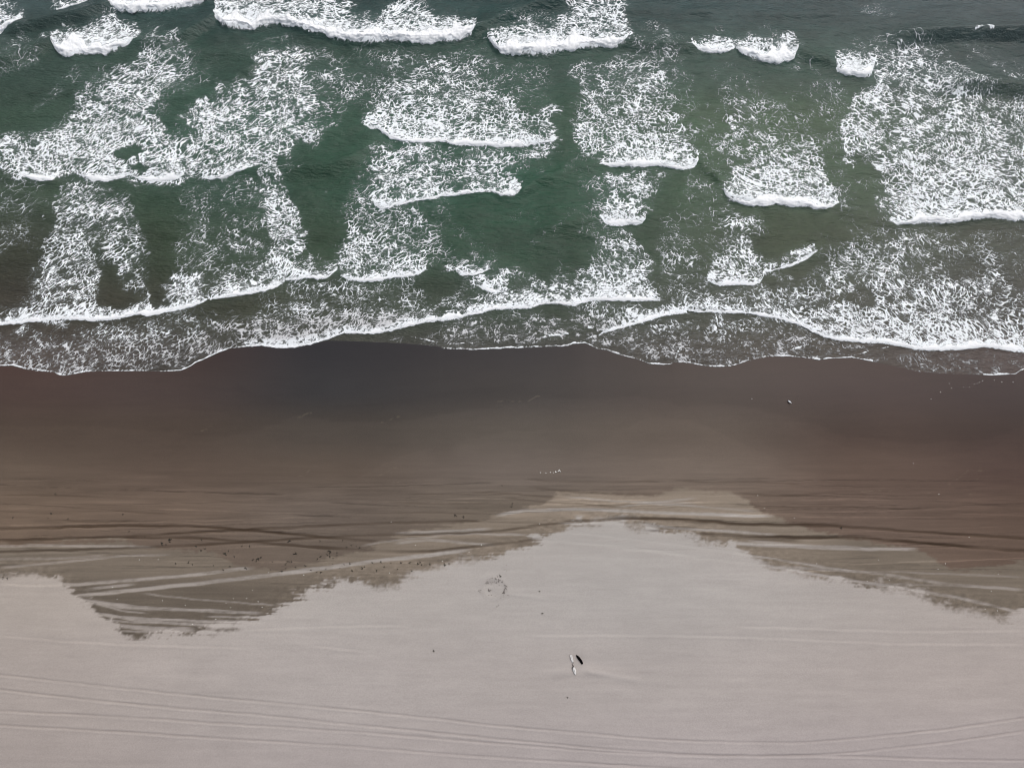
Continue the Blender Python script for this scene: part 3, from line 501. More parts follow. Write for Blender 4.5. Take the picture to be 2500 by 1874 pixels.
# ------------------------------------------------------------------ foam: density surveyed above, lace from drifting, merging bubbles
fx = np.arange(-95, 95.01, 0.092); fy = np.concatenate([np.arange(29.5, 70, 0.088), np.arange(70, 108, 0.108)])
GX, GY = np.meshgrid(fx, fy); nfx, nfy = len(fx), len(fy)
X = GX.ravel().astype(np.float32); Y = GY.ravel().astype(np.float32)
px, py = project(X, Y); inside_y = py
def density(px, py, X, Y):
    n1 = fbm(X / 2.6, Y / 2.6, 3, 3); n2 = fbm(X / 2.6, Y / 2.6, 4, 3); n3 = fbm(X / .8, Y / .8, 9, 2)
    rx, ry = reflect(px, py)
    n5 = fbm(X / 8, Y / 8, 6, 2); n6 = fbm(X / 8, Y / 8, 7, 2)
    jx = rx + n1 * 16 + n3 * 6 + n5 * 22; jy = ry + n2 * 14 + n6 * 14
    D = np.full(px.shape, 0.01, np.float32) + 0.21 * sst(.0, .9, fbm((X + np.clip(X / 60, -1, 1) * .6 * (Y - 60)) / 5, Y / 11, 12, 3)) * sst(60, 180, ry)
    F = np.full(px.shape, 0.25, np.float32); Wt = np.full(px.shape, 0.05, np.float32)
    def put(m, d, fine):
        D[m] = 1 - (1 - D[m]) * (1 - d) if False else np.maximum(D[m], d)
        F[m] += fine * d; Wt[m] += d
    for pts, d0, d1, soft, fine in FP:
        bx, b = curve(pts)
        soft = soft * 1.25
        m = np.nonzero((jx > bx[0] - soft) & (jx < bx[-1] + soft) & (jy > b[:, 0].min() - soft) & (jy < b[:, 1].max() + soft))[0]
        if not len(m): continue
        yt = np.interp(jx[m], bx, b[:, 0]); yb = np.interp(jx[m], bx, b[:, 1])
        t = np.clip((jy[m] - yt) / np.maximum(yb - yt, 1), 0, 1)
        sl = 0 if bx[0] <= 1 else 1; sr = 0 if bx[-1] >= 2499 else 1
        mk = sst(-soft, soft, jy[m] - yt) * sst(-soft * .6, soft * .6, yb - jy[m])
        if sl: mk = mk * sst(-soft, soft, jx[m] - bx[0])
        if sr: mk = mk * sst(-soft, soft, bx[-1] - jx[m])
        put(m, (mk * (d0 + (d1 - d0) * t)).astype(np.float32), fine)
    for lab, H, pts, tr, d0, d1, fine in BR:
        bx, b = curve(pts)
        jfx = rx + n3 * 3
        if tr is not None:
            tx, ty = curve(tr); ty = ty[:, 0]
            m = np.nonzero((jx > bx[0] - 24) & (jx < bx[-1] + 24) & (jy > ty.min() - 24) & (ry < b[:, 0].max() + 6))[0]
            if len(m):
                yt = np.interp(jx[m], tx, ty); yb = np.interp(jfx[m], bx, b[:, 0])
                t = np.clip((jy[m] - yt) / np.maximum(yb - yt, 8), 0, 1)
                mk = sst(-22, 22, jy[m] - yt) * sst(-2, 3, yb - ry[m]) * sst(-24, 26, jx[m] - bx[0]) * sst(-24, 26, bx[-1] - jx[m])
                put(m, (mk * (d0 + (d1 - d0) * t ** 1.3 + .10 * sst(.6, 1, t))).astype(np.float32), fine)
        # the churned band just behind every lip
        m = np.nonzero((jfx > bx[0]) & (jfx < bx[-1]) & (ry > b[:, 0].min() - 90) & (ry < b[:, 0].max() + 6))[0]
        if len(m):
            yb = np.interp(jfx[m], bx, b[:, 0]); th = np.interp(jfx[m], bx, b[:, 1])
            q = (yb - ry[m]) / np.maximum(th, 3); q2 = (yb - ry[m]) / (th * .8 + 11)
            put(m, (sst(-.15, .1, q) * sst(1.7, .7, q + .35 * n3[m]) * .95).astype(np.float32), .7)
            put(m, (sst(-.15, .1, q) * sst(2.4, .4, q2 + .4 * n1[m]) * (.74 if tr is None else max(.74, d1 * 1.05))).astype(np.float32), .8)
        # and the clean water just ahead of it
        m = np.nonzero((jx > bx[0]) & (jx < bx[-1]) & (ry > b[:, 0].min() - 4) & (ry < b[:, 0].max() + 40) & (H > .45))[0]
        if len(m):
            q = ry[m] - np.interp(jx[m], bx, b[:, 0])
            D[m] *= 1 - (.8 * sst(-2, 3, q) * sst(26, 6, q + 6 * n1[m]) * sst(.4, 1.0, np.array(H))).astype(np.float32)
    for cx, cy, ax, ay, s in HOLES:
        if ax:
            q = np.hypot((jx - cx) / ax, (jy - cy) / ay); m = q < 1.4
            D[m] *= 1 - (s * sst(1.35, .65, q[m])).astype(np.float32)
    for pts, w in SWASH:
        p = np.array(pts, float)
        m = np.nonzero((px > p[:, 0].min() - 8) & (px < p[:, 0].max() + 8) & (py > p[:, 1].min() - 8) & (py < p[:, 1].max() + 8))[0]
        if not len(m): continue
        qx = px[m] + n3[m] * 2.5; qy = py[m] + n1[m] * 2.0; best = np.full(len(m), 1e9)
        for (ax, ay), (bx_, by_) in zip(p[:-1], p[1:]):
            ex, ey = bx_ - ax, by_ - ay; t = np.clip(((qx - ax) * ex + (qy - ay) * ey) / (ex * ex + ey * ey), 0, 1)
            best = np.minimum(best, np.hypot(qx - ax - t * ex, qy - ay - t * ey))
        put(m, (.9 * sst(w * 1.4, w * .3, best) * np.clip(.75 + .6 * n3[m], .2, 1)).astype(np.float32), .8)
    off = shore_row(px) - py                                      # thin bright hem where the swash stops
    hem = sst(-1, .6, off) * sst(4.6, 1.8, off + n3 * 1.2) * np.where((px > 800) & (px < 1078) | (px > 2130) & (px < 2400), .05, .97) * np.clip(.92 + .4 * n1, .6, 1)
    D = np.maximum(D, hem.astype(np.float32)); D = np.where(off < -1, 0, D)
    return D, np.clip(F / (Wt + .25), 0, 1)
D, FN = density(px, py, X, Y)
lg = np.log(np.clip(D, .004, .985) / (1 - np.clip(D, .004, .985)))
lg = lg * 1.28 + .95 + (.75 * fbm(X / 3.0, Y / 2.2, 21, 3) + .35 * fbm(X / 1.1, Y / .8, 22, 2)) * sst(.97, .7, D)
D2 = 1 / (1 + np.exp(-lg))
# drifting frame: bubbles stretch along the drift, which fans outward from the middle of the bay
alpha = -np.clip(X / 70.0, -1.0, 1.0) * 0.38
U = (X * np.cos(alpha) + (Y - 62) * np.sin(alpha)) / 1.0; V = (-X * np.sin(alpha) + (Y - 62) * np.cos(alpha)) * 1.15
w1x = fbm(X / 5, Y / 5, 101, 2); w1y = fbm(X / 5, Y / 5, 102, 2); w2x = fbm(X / 1.6, Y / 1.6, 103, 2); w2y = fbm(X / 1.6, Y / 1.6, 104, 2)
w3x = fbm(X / .6, Y / .6, 105, 2); w3y = fbm(X / .6, Y / .6, 106, 2)
U = U + .9 * w1x + .34 * w2x + .12 * w3x; V = V + .9 * w1y + .34 * w2y + .12 * w3y
eA = voro(U / 1.55, V / 1.2, 201)[1]; fB, eB = voro(U / .80, V / .60, 202); fC, eC = voro(U / .44, V / .34, 203)
n_s = fbm(X / 3, Y / 2.4, 116, 2); m1 = fbm(X / 1.2, Y / .9, 117, 2); m2 = fbm(X / .9, Y / .7, 118, 2); n_f = fbm(X / .35, Y / .3, 111, 3)
rid = lambda x, y, k: 1 - np.abs(fbm(x, y, k, 2, .45))
rl = rank(np.maximum.reduce([np.exp(-eB / .17) * (.72 + .5 * m1), np.exp(-eA / .11) * (.78 + .3 * n_s + .25 * m2), np.exp(-eC / .3) * (.5 - .2 * n_s + .4 * m2)]))
rb = rank(np.maximum(fB, fC * .62 + .25 * n_s) - .5 * eB)
rc = rank(np.maximum(rid(U / 1.0, V / .78, 120), rid(U / .66 + 9, V / .5, 121) - .06 + .15 * m1))
n2 = fbm((X + w2x * .6) / .9, (Y + w2y * .6) / .34, 112, 3); fD, eD = voro((U + .3 * w3x) / .8, (V + .2 * w3y) / .45, 204)
n_s2 = fbm(X / 3.6, Y / 3.0, 131, 2); n_s3 = fbm(X / 4.2, Y / 3.4, 132, 2)
T0 = rank(np.maximum.reduce([np.exp(-eA / .13) * (.78 + .42 * n_s2), np.exp(-eB / .15) * (.66 + .5 * n_s3), .62 * rc * (.8 + .4 * n_s)]) + .10 * rb + .03 * n_f + .06 * m1)
T1 = rank(rl + .30 * rb + .20 * rc + .10 * n_f)
T2 = rank(rank(fD - .6 * eD + .2 * m1) + .5 * rank(n2) + .35 * rc + .25 * n_f)
q0 = np.maximum(sst(.30, .05, FN), sst(.30, .12, D)); q2 = .75 * sst(.35, .95, FN)
Ux = rank(T1 * (1 - q0) * (1 - q2) + T0 * q0 + T2 * q2 * (1 - q0))
e = Ux - (1 - D2); e = np.clip((.50 + .22 * sst(.35, .85, D2)) * e / np.maximum(D2, .03) ** .60, -.5, 1)
film = rank(np.exp(-eC / .2) + .5 * np.exp(-eB / .2) + .5 * n_f + .25 * m2)                   # fine grey bubble film between the bright strands
e = np.maximum(e, .24 * (film - (1 - np.clip(D2 * 1.15, 0, .96))))
solid = sst(.86, .98, D); e = np.maximum(e, solid * (.45 + .1 * n_f))
FZ = water_height(px, np.clip(py, -60, 1874), X, Y) + .022 + np.clip(e, 0, .4) * .16
kv = (e > -.13).reshape(nfy, nfx) & (shore_row(px) - py > -1).reshape(nfy, nfx)
keepf = kv[:-1, :-1] | kv[1:, :-1] | kv[:-1, 1:] | kv[1:, 1:]
age = (.18 * sst(700, 870, py) + .55 * sst(100, 50, shore_row(px) - py)) * sst(.9, .6, D)
foam = link('sea_foam', grid_mesh('sea_foam', np.stack([X, Y, FZ], 1), nfx, nfy, keepf, (('froth', e), ('age', age))), mat_foam('sea_foam', .20, (.84, .87, .89), .44))
tag(foam, 'white lacy foam drifting on the sea behind the breakers', kind='stuff')
# aerated water under the foam is paler
Dg = D.reshape(nfy, nfx)
jj = np.clip(np.searchsorted(fx, WATER_X), 0, nfx - 1); ii = np.clip(np.searchsorted(fy, WATER_Y), 0, nfy - 1)
ks = 15; pad = np.pad(Dg, ks, 'edge'); cs = np.cumsum(np.cumsum(pad, 0), 1); blur = (cs[2*ks:, 2*ks:] - cs[:-2*ks, 2*ks:] - cs[2*ks:, :-2*ks] + cs[:-2*ks, :-2*ks]) / (2*ks) ** 2
aer = np.clip(blur[ii, jj], 0, 1)
WATER_TINT = WATER_TINT * np.array((.94, 1.03, 1.0)) * (.86 - .24 * sst(420, 40, WATER_PX[1]) + .1 * fbm(WATER_X / 7, WATER_Y / 4, 71, 3))[:, None] + aer[:, None] * np.array((.026, .040, .038)) * sst(900, 650, WATER_PX[1])[:, None]
water = link('sea_water', grid_mesh('sea_water', np.stack([WATER_X, WATER_Y, WZ], 1), nwx, nwy, keep, (('tint', WATER_TINT),)), mat_water())
tag(water, 'dark green sea turning olive brown over the shallows', kind='structure')

# ------------------------------------------------------------------ breakers: each tumbling white roller is a body of its own
M_ROLL = mat_foam('whitewater', .5, (.88, .89, .90), .25)
def roller(label, H, pts):
    bx, b = curve(pts)
    L = bx[-1] - bx[0]; n = max(10, int(L * .062 / .11)); xs = np.linspace(bx[0], bx[-1], n)
    yb = np.interp(xs, bx, b[:, 0]); th = np.interp(xs, bx, b[:, 1])
    wv = fbm(xs / 38.0, yb * 0 + H * 50, 333, 3); th = th * np.clip(.9 + .75 * wv, .35, 1.7) ; yb = yb + 1.3 * fbm(xs / 9.0, yb * 0 + 3, 334, 2)
    FX, FY = unproject(xs, yb); BX, BY = unproject(xs, yb - th)
    nt = 30; H = H * .72
    t = np.linspace(0, 1, nt) ** 1.2
    PX = (FX[None] + (BX - FX)[None] * t[:, None]).ravel(); PY = (FY[None] + (BY - FY)[None] * t[:, None]).ravel(); T = np.repeat(t, n)
    wid = np.tile(np.hypot(BX - FX, BY - FY), nt)
    e = np.linspace(0, 1, n); env = np.tile(np.clip(np.minimum(e, 1 - e) * L / 30, 0, 1) ** .6, nt)
    prof = np.interp(T, [0, .05, .14, .26, .45, .75, 1], [-.12, .16, .42, .58, .56, .34, .12])
    px_, py_ = project(PX, PY); base = water_height(px_, py_, PX, PY)
    arc = PY + (prof * H * .5 + base) * 1.6                                        # so that lumps do not stretch down the face
    l1 = fbm(PX / .8, arc / .8, 301, 3); l2 = 1 - 2 * np.abs(fbm(PX / .5, arc / .5, 302, 2)); l3 = fbm(PX / 2.6, PY / 9, 303, 2); l4 = fbm(PX / 1.3, np.zeros_like(PX), 304, 3)
    front = sst(.4, 0, T)
    PY2 = PY - front * (.16 * H * l1 + .22 * H * l3 + .26 * H * l4) * env           # lobes pushed ahead of the foot
    wv2 = fbm(PX / 3.0, PX * 0, 307, 2)
    rag = fbm(PX / .7, PY / .5, 306, 3)
    back = sst(.30, 1, T)
    z = base + env * H * .5 * prof * (1 + .25 * l3) + (.10 * l1 + .06 * l2) * H * env * sst(0, .12, T) + .05
    z = np.where(T <= 0, -0.12, z) - (1 - env) * .04
    frn = .66 - .66 * back + .50 * rag * back - sst(.12, 0, T) * .55 * np.clip(.35 + l1, 0, 1) - (1 - env) * .5 - (.22 if H < .4 else .05) * sst(-.1, .6, l1) + .1 * wv2
    o = link('breaking_wave', grid_mesh('breaking_wave', np.stack([PX, PY2, z], 1), n, nt, None, (('froth', frn), ('age', frn * 0))), M_ROLL)
    return tag(o, label, 'wave', 'white breakers rolling to shore')
for lab, H, pts, *_ in BR:
    roller(lab, H, pts)

# ------------------------------------------------------------------ things lying on the beach
def at(px_, py_, dzz=0.0):
    x, y = unproject(px_, py_, .3); z = sand_z(float(x), float(y))
    x, y = unproject(px_, py_, z); return Vector((float(x), float(y), z + dzz))
def swept(name, path, radii, mat, parent=None, seg=9, flat=1.0, seed=0, rough=.12):
    """an irregular tapered body swept along path (list of Vector)"""
    rr = random.Random(seed); bm = bmesh.new(); rings = []
    for k, p in enumerate(path):
        d = (path[min(k + 1, len(path) - 1)] - path[max(k - 1, 0)]).normalized()
        side = d.cross(Vector((0, 0, 1))).normalized(); up = side.cross(d).normalized()
        rings.append([bm.verts.new(p + (side * math.cos(a) + up * math.sin(a) * flat) * radii[k] * (1 + rr.uniform(-rough, rough))) for a in [2 * math.pi * j / seg for j in range(seg)]])
    for a, b in zip(rings[:-1], rings[1:]):
        for j in range(seg): bm.faces.new((a[j], a[(j + 1) % seg], b[(j + 1) % seg], b[j]))
    bm.faces.new(rings[0][::-1]); bm.faces.new(rings[-1])
    bmesh.ops.recalc_face_normals(bm, faces=bm.faces)
    me = bpy.data.meshes.new(name); bm.to_mesh(me); bm.free()
    for p in me.polygons: p.use_smooth = True
    return link(name, me, mat, parent)
def lump_mesh(name, sub, sc, seed, amp=.35):
    bm = bmesh.new(); bmesh.ops.create_icosphere(bm, subdivisions=sub, radius=1)
    r_ = random.Random(seed); ph = [r_.uniform(0, 6.3) for _ in range(9)]
    for v in bm.verts:
        c = v.co.copy(); f = 1 + amp * (math.sin(3 * c.x + ph[0]) * math.sin(3.4 * c.y + ph[1]) + .6 * math.sin(6 * c.z + ph[2]) * math.sin(5 * c.x + ph[3]))
        v.co = Vector((c.x * sc[0] * f, c.y * sc[1] * f, c.z * sc[2] * f))
    me = bpy.data.meshes.new(name); bm.to_mesh(me); bm.free()
    for p in me.polygons: p.use_smooth = True
    return me
M_PALE = mat_simple('weathered_driftwood', (.48, .46, .44), (.78, .76, .74), 6, .8, (1, 6, 6))
M_DARKW = mat_simple('wet_split_wood', (.05, .045, .045), (.12, .10, .09), 8, .7)
M_BLACK = mat_simple('matt_black', (.002, .002, .002), (.006, .005, .005), 9, 1.0)
M_BLACK.node_tree.nodes['Principled BSDF'].inputs['Specular IOR Level'].default_value = .03
M_WEED = mat_simple('dried_seaweed', (.012, .010, .006), (.04, .032, .018), 14, .7)
M_CLOD = mat_simple('damp_sand_clod', (.17, .15, .135), (.28, .25, .23), 8, .95)
M_SHELL = mat_simple('bleached_shell', (.62, .6, .55), (.85, .84, .8), 20, .5)
M_GULLW = mat_simple('white_plumage', (.78, .78, .78), (.86, .86, .86), 10, .8)
M_GULLG = mat_simple('grey_plumage', (.38, .40, .43), (.5, .52, .55), 10, .8)
M_BEAK = mat_simple('yellow_bill', (.5, .3, .03), (.6, .38, .05), 10, .5)

def empty(name, loc, rz=0.0):
    o = bpy.data.objects.new(name, None); C.objects.link(o); o.location = loc; o.rotation_euler = (0, 0, rz); o.empty_display_size = .2; return o
def dirs(a, b):
    A, B = at(*a), at(*b); return A, B
# upper pale log, split lengthways into two staves
A, B = dirs((1393.5, 1597.5), (1398.5, 1616))
root = empty('driftwood_log', A); tag(root, 'pale weathered log split into two staves, upper of the white pair', 'driftwood', 'driftwood pieces on the dry sand')
ax = (B - A); sd_ = ax.cross(Vector((0, 0, 1))).normalized()
for k, (off, w, mt) in enumerate(((-.075, .075, M_PALE), (.075, .085, M_PALE))):
    path = [ax * f + sd_ * off * (1 - .3 * f) + Vector((0, 0, .07 + .02 * math.sin(5 * f))) for f in (0, .1, .3, .5, .7, .88, 1)]
    swept('stave', path, [w * .5, w * .95, w, w * 1.05, w, w * .9, w * .5], mt, root, 8, 1.1, 5 + k)
swept('heartwood', [ax * f + Vector((0, 0, .035)) for f in (-.02, .3, .7, 1.0, 1.14)], [.10, .13, .12, .08, .03], M_DARKW, root, 8, .5, 9)
# lower pale log, wide and pointed
A, B = dirs((1398.5, 1624), (1405.2, 1646))
root = empty('driftwood_log', A); tag(root, 'pale leaf shaped log tapering to a point, lower of the white pair', 'driftwood', 'driftwood pieces on the dry sand')
ax = (B - A)
swept('wood_body', [ax * f + Vector((.02 * math.sin(4 * f), 0, .12)) for f in (.18, .27, .42, .58, .74, .9, 1)], [.10, .18, .21, .20, .16, .10, .05], M_PALE, root, 10, .75, 15)
swept('dark_fork', [ax * .2 + Vector((-.02, 0, .1)), ax * .08 + Vector((.04, 0, .09)), ax * -.06 + Vector((.03, 0, .07)), ax * -.2 + Vector((-.06, 0, .05))], [.08, .06, .05, .02], M_DARKW, root, 7, .9, 16)
swept('dark_fork', [ax * .42 + Vector((-.18, 0, .1)), ax * .25 + Vector((-.15, 0, .12)), ax * .1 + Vector((-.02, 0, .09))], [.05, .08, .05], M_DARKW, root, 7, .9, 17)
swept('hollow', [ax * f + Vector((-.02, 0, .262 - .04 * abs(f - .5))) for f in (.4, .5, .6, .68)], [.012, .03, .03, .01], M_DARKW, root, 6, .5, 18)
# black curved plank
pts = [(1406.4,1598), (1409.5,1601.5), (1413,1606), (1417,1611), (1420,1616), (1421.6,1620)]
root = empty('black_piece', at(*pts[0])); tag(root, 'curved jet black plank right of the two pale logs', 'driftwood', 'driftwood pieces on the dry sand')
pp = [at(*p) - at(*pts[0]) + Vector((0, 0, .09)) for p in pts]
swept('piece', pp, [.03, .13, .16, .16, .15, .10], M_BLACK, root, 8, .55, 21, .05)  # one near-black matt body, bent along the path

# gull standing on the wet sand
g0 = at(1926.6, 981.5)
gull = empty('gull', g0, math.radians(-48)); tag(gull, 'small white and grey gull standing alone on the wet brown sand', 'bird')
V3 = lambda *a: Vector(a)
swept('body', [V3(-.26, 0, .13), V3(-.16, 0, .15), V3(-.02, 0, .17), V3(.10, 0, .19), V3(.17, 0, .23), V3(.21, 0, .29), V3(.25, 0, .32), V3(.29, 0, .315)], [.02, .06, .09, .088, .06, .05, .052, .02], M_GULLW, gull, 10, .95, 31, .02)
for s in (-1, 1):
    swept('wing', [V3(.11, .065 * s, .22), V3(0, .085 * s, .225), V3(-.14, .06 * s, .20), V3(-.30, .02 * s, .16)], [.03, .055, .045, .012], M_GULLG, gull, 8, .45, 33, .02)
    swept('leg', [V3(.03, .035 * s, .10), V3(.03, .035 * s, .05), V3(.035, .035 * s, 0), V3(.07, .035 * s, -.002)], [.011, .008, .008, .006], M_BEAK, gull, 6, 1, 34, .02)
swept('bill', [V3(.285, 0, .315), V3(.32, 0, .31), V3(.345, 0, .298)], [.017, .013, .004], M_BEAK, gull, 6, 1, 35, .02)

# seaweed scraps
def weed_mesh(seed, nbl):
    r_ = random.Random(seed); bm = bmesh.new()
    for k in range(nbl):
        a = r_.uniform(0, 6.3); p = Vector((r_.uniform(-.03, .03), r_.uniform(-.03, .03), .02)); pts_ = []
        for j in range(5):
            pts_.append(p.copy()); a += r_.uniform(-.8, .8); p = p + Vector((math.cos(a), math.sin(a), 0)) * r_.uniform(.03, .06); p.z = .02 + .03 * r_.random()
        w = [.018, .03, .034, .026, .008]; rows = []
        for j, q in enumerate(pts_):
            d = (pts_[min(j + 1, 4)] - pts_[max(j - 1, 0)]).normalized(); s = d.cross(Vector((0, 0, 1))).normalized()
            rows.append([bm.verts.new(q - s * w[j]), bm.verts.new(q + Vector((0, 0, .018))), bm.verts.new(q + s * w[j]), bm.verts.new(q - Vector((0, 0, .025)))])
        for A_, B_ in zip(rows[:-1], rows[1:]):
            for j in range(4): bm.faces.new((A_[j], A_[(j + 1) % 4], B_[(j + 1) % 4], B_[j]))
    bmesh.ops.recalc_face_normals(bm, faces=bm.faces)
    me = bpy.data.meshes.new('seaweed_scrap'); bm.to_mesh(me); bm.free(); me.materials.append(M_WEED); return me
WM = [weed_mesh(400 + k, 3 + k % 3) for k in range(6)]
BIG = [(412.5,1318.5,2.0,'upright dark seaweed scrap in the tyre tracks on the left'),(397,1325,1.7,'clumped dark seaweed scrap just left of an upright one'),(550,1352.5,1.8,'slanting dark seaweed strip beside the pale sand corner on the left'),
       (633,1362,1.9,'three branched dark seaweed tuft on smooth damp sand'),(707,1320,1.7,'lone dark seaweed knot between two crossing tyre tracks'),(721,1351.5,1.7,'lone dark seaweed strip below the crossing tyre tracks'),(806,1344.5,1.9,'largest dark seaweed strip near the right end of the wrack line'),
       (2054,1290,1.6,'dark slanting seaweed strip beside the tyre tracks on the right'),(1221,1405,1.1,'small dark stick at the upper rim of the churned ring')]
SMALL = [(315,1298),(353,1310),(369,1315),(396,1329.5),(404,1329),(492,1318),(480,1332),(490,1342.5),(500,1339),(572,1358),(591,1334),(558,1344),(608,1333),(638,1361),(626,1369),(617,1366),(666,1371),(697,1378),(699,1375),(703,1369),(707,1371),(711,1371),(698,1385),(687,1393),(681,1394),
 (822,1348),(823,1355),(799,1354),(804,1357),(782,1358),(776,1365),(814,1363),(846,1335),(858,1331),(871,1334),(877,1337),(836,1318),(782,1319),(854,1375),(840,1377),(813,1375),(795,1388),(890,1382),(885,1386),(784,1396),(773,1396),(910,1374),(930,1372),(955,1373),(980,1374),(1000,1373),(1020,1376),(1030,1380),(1050,1376),(1095,1375),(1026,1371),(1085,1378),
 (32,1263),(117,1266),(125,1252),(166,1265),(135,1207),(1225,1185),(1250,1230),(1247,1237),(1110,1258),(1114,1260),(1133,1262),(8,1410),(18,1411),(430,1376),(470,1378),(520,1380),(560,1382),(600,1386),(660,1390),(720,1384),(745,1380),(760,1390),(830,1386),(860,1392),(920,1392),(940,1382),(970,1388),(1005,1392),(300,1256),(460,1372),(545,1390),(1316,1444),(1325,1497),(1385,1703),(1060,1588)]
ORD = 'first second third fourth fifth sixth seventh eighth ninth tenth eleventh twelfth thirteenth fourteenth fifteenth sixteenth seventeenth eighteenth nineteenth twentieth'.split()
def from_left(points):
    """ordinal of every point counted from the left"""
    o_ = sorted(range(len(points)), key=lambda i: points[i]); r_ = [0] * len(points)
    for n_, i in enumerate(o_): r_[i] = n_
    return [('leftmost' if n_ == 0 else 'rightmost' if n_ == len(points) - 1 else ORD[n_] + ' from left') for n_ in r_]
MARKS = [(330,1306,'left of the upright scrap'),(410,1330,'below the upright scrap'),(492,1334,'above the pale sand corner'),(565,1352,'around the slanting strip'),(618,1345,'above the branched tuft'),(640,1372,'around the branched tuft'),(705,1374,'below the lone strip'),(684,1394,'on the lowest dark lobe of sand'),
 (800,1357,'around the largest strip'),(785,1388,'below the largest strip'),(835,1372,'at the pale edge right of centre left'),(868,1334,'at the end of the wrack line'),(800,1318,'on the upper crossing track'),(905,1384,'on the speckled damp rim'),(960,1376,'along the middle of the damp rim'),(1045,1375,'at the right end of the damp rim'),
 (95,1258,'above the left tyre tracks'),(13,1410,'at the left edge'),(450,1376,'on the pale left tracks'),(545,1384,'where the pale tracks meet'),(1120,1259,'on the upper middle tracks'),(1240,1218,'above the middle tracks'),(1320,1470,'right of the churned ring'),(1385,1703,'below the pale logs'),(1060,1588,'left of the pale logs')]
for k, (a, b, s, lab) in enumerate(BIG):
    o = bpy.data.objects.new('seaweed_scrap', WM[k % 6]); C.objects.link(o); o.location = at(a, b); o.rotation_euler = (0, 0, random.uniform(0, 6.3)); o.scale = (s, s * random.uniform(.6, .9), s)
    tag(o, lab, 'seaweed', 'larger seaweed scraps')
near_ = [min(range(len(MARKS)), key=lambda i: math.hypot(MARKS[i][0] - a, (MARKS[i][1] - b) * 1.5)) for a, b in SMALL]; FLECK = [''] * len(SMALL)
for m_ in set(near_):
    ids = [k for k in range(len(SMALL)) if near_[k] == m_]; w_ = from_left([SMALL[k] for k in ids])
    for k, q_ in zip(ids, w_): FLECK[k] = ('lone' if len(ids) == 1 else q_ + ' of the') + ' dark seaweed fleck' + ('' if len(ids) == 1 else 's') + ' ' + MARKS[m_][2]
for k, (a, b) in enumerate(SMALL):
    o = bpy.data.objects.new('seaweed_scrap', WM[(k * 5 + 1) % 6]); C.objects.link(o); s = random.uniform(.65, 1.25)
    o.location = at(a, b); o.rotation_euler = (0, 0, random.uniform(0, 6.3)); o.scale = (s, s * random.uniform(.6, 1), s)
    tag(o, FLECK[k], 'seaweed', 'seaweed flecks of the wrack line')
# shells
def shell_mesh(seed):
    bm = bmesh.new(); r_ = random.Random(seed); n = 9
    c = bm.verts.new((0, -.035, .012)); rim = []; mid = []
    for j in range(n):
        a = math.radians(-20 + 220 * j / (n - 1)); q = .05 * (1 + r_.uniform(-.06, .06)) * (1.04 if j % 2 else .96)
        rim.append(bm.verts.new((q * math.cos(a), q * math.sin(a) + .005, 0))); mid.append(bm.verts.new((q * .6 * math.cos(a), q * .6 * math.sin(a), .028)))
    for j in range(n - 1):
        bm.faces.new((mid[j], rim[j], rim[j + 1], mid[j + 1])); bm.faces.new((c, mid[j], mid[j + 1]))
    bm.faces.new((c, rim[0], mid[0])); bm.faces.new((c, mid[-1], rim[-1])); bm.faces.new([c] + rim[::-1])
    bmesh.ops.recalc_face_normals(bm, faces=bm.faces); me = bpy.data.meshes.new('shell'); bm.to_mesh(me); bm.free(); me.materials.append(M_SHELL); return me
SM = [shell_mesh(700 + k) for k in range(4)]
def shells(lst, lab, grp, s0):
    w_ = from_left(lst)
    for k, (a, b) in enumerate(lst):
        o = bpy.data.objects.new('shell', SM[k % 4]); C.objects.link(o); s = s0 * random.uniform(.75, 1.25)
        o.location = at(a, b, .005); o.rotation_euler = (random.uniform(-.2, .2), random.uniform(-.2, .2), random.uniform(0, 6.3)); o.scale = (s, s, s); tag(o, w_[k] + ' of the ' + lab, 'shell', grp)
shells([(2317,936),(2323,947),(2296,957),(2273,973),(2352,944),(2367,945),(2378,937),(2386,936),(2391,933),(2399,929),(2427,928),(2446,932),(2473,933)], 'tiny white shells strung below the swash at far right', 'string of shells at far right', 1.1)
shells([(1836,973),(2230,1131),(2292,1206),(2366,1311),(2290,1389),(2145,1366),(2308,1375),(2437,1401),(1956,1395),(1994,1375),(2117,1418),(2172,1416),(2420,1442),(2405,1486),(2435,1490),(1866,1240),(1939,1264),(1850,1209)], 'tiny white shells on the damp brown sand at right', 'shells on the damp sand at right', 1.0)
shells([(955,1273),(1175,1329),(1145,1347),(1080,1369),(951,1398),(1482,1258),(1318,1278),(742,1403),(655,1397),(1014,1330)], 'tiny white shells between the tyre tracks at centre', 'shells among the tracks', 1.1)
shells([(452,1477),(552,1471),(286,1462),(630,1468),(570,1460),(563,1482),(397,1465),(602,1460),(640,1482),(617,1440),(340,1366),(386,1365),(470,1523),(527,1511),(275,1433)], 'tiny white shells in the damp tongue of sand', 'shells in the damp tongue', 1.0)
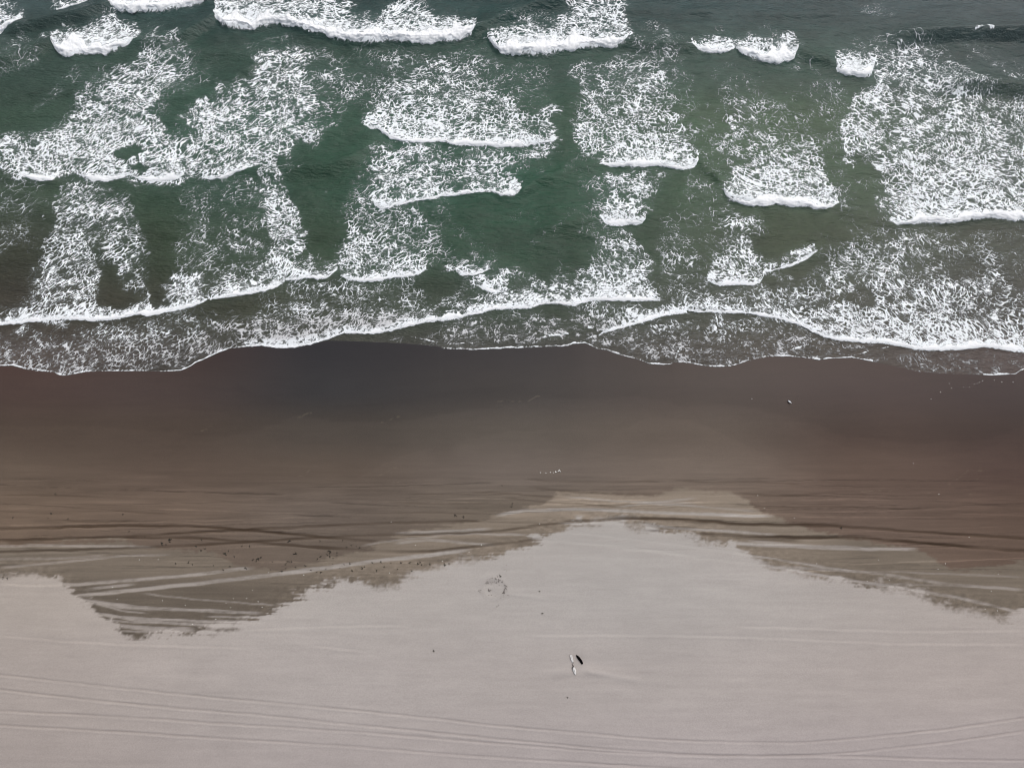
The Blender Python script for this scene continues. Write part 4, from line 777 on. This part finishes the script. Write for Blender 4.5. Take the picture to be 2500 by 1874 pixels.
# white scraps in a row at the middle
for a, b, s, rz, lab in ((1319,1153.5,.9,0,'outermost white scrap at the left end of the row'),(1333,1154,.9,1,'white scrap next to the left end of the row'),(1344,1152.5,.9,2,'white scrap in the middle of the row'),(1351,1153.5,.7,.4,'faintest white scrap in the row'),(1357,1152,1.5,.6,'oval white scrap beside the chevron shaped one'),(1366,1146.5,1.0,1.2,'round white scrap above the chevron shaped one')):
    o = bpy.data.objects.new('white_scrap', SM[int(a) % 4]); C.objects.link(o); o.location = at(a, b, .01); o.rotation_euler = (0, 0, rz); o.scale = (s * 1.3, s * 1.9, s * 1.3); tag(o, lab, 'debris', 'white scraps in a row on damp sand')
root = empty('white_scrap', at(1365.5, 1150)); tag(root, 'chevron shaped white scrap at the right end of the row', 'debris', 'white scraps in a row on damp sand')
swept('limb', [V3(-.22, -.08, .04), V3(-.12, .06, .05), V3(-.03, .12, .05)], [.04, .05, .04], M_SHELL, root, 7, .7, 51)
swept('limb', [V3(-.03, .10, .05), V3(.10, .02, .05), V3(.22, -.10, .03)], [.04, .045, .03], M_SHELL, root, 7, .7, 52)
# churned ring of clods
ring = empty('churned_sand_ring', at(1207, 1436)); tag(ring, 'churned ring of dark sand clods on smooth dry sand', 'sand ring')
CM = [lump_mesh('clod', 1, (.1, .08, .05), 800 + k) for k in range(5)]
for m_ in CM: m_.materials.append(M_CLOD)
c0 = at(1207, 1436)
def clod(a, b, s):
    o = bpy.data.objects.new('clod', random.choice(CM)); C.objects.link(o); o.parent = ring; o.location = at(a, b, .01) - c0; o.rotation_euler = (0, 0, random.uniform(0, 6.3)); o.scale = (s, s, s)
for a, b, s in ((1220.5,1405.5,1.0),(1215,1407,1.0),(1193.5,1439.5,1.7),(1198,1440,1.0),(1193,1453,1.2),(1200,1452,.8),(1169,1441,.9),(1174,1440,.8),(1172,1444,.7),(1231,1446,1.4),(1228,1447,1.2),(1232,1438,1.1),(1234,1434,1.0),(1233,1428,1.1),(1231,1443,1.1),(1212,1480,.7),(1216,1478,.7),(1218,1476,.6)): clod(a, b, s)
for k in range(34):
    q = random.uniform(2.4, 7.2) if k % 3 else random.uniform(3.6, 5.6)
    r_ = random.gauss(1.05, .12); clod(1208 + 27 * r_ * math.cos(q), 1436 + 22 * r_ * math.sin(q), random.uniform(.4, .95))
for k in range(14): clod(random.gauss(1228, 12), random.gauss(1455, 5) if k % 2 else random.gauss(1400, 12), random.uniform(.3, .6))
for k in range(22): clod(1186 + k * 1.6 + random.uniform(-1, 1), 1424 - 3.5 * math.sin(k / 21 * 3.1) + random.gauss(0, 2.2), random.uniform(.3, .95))
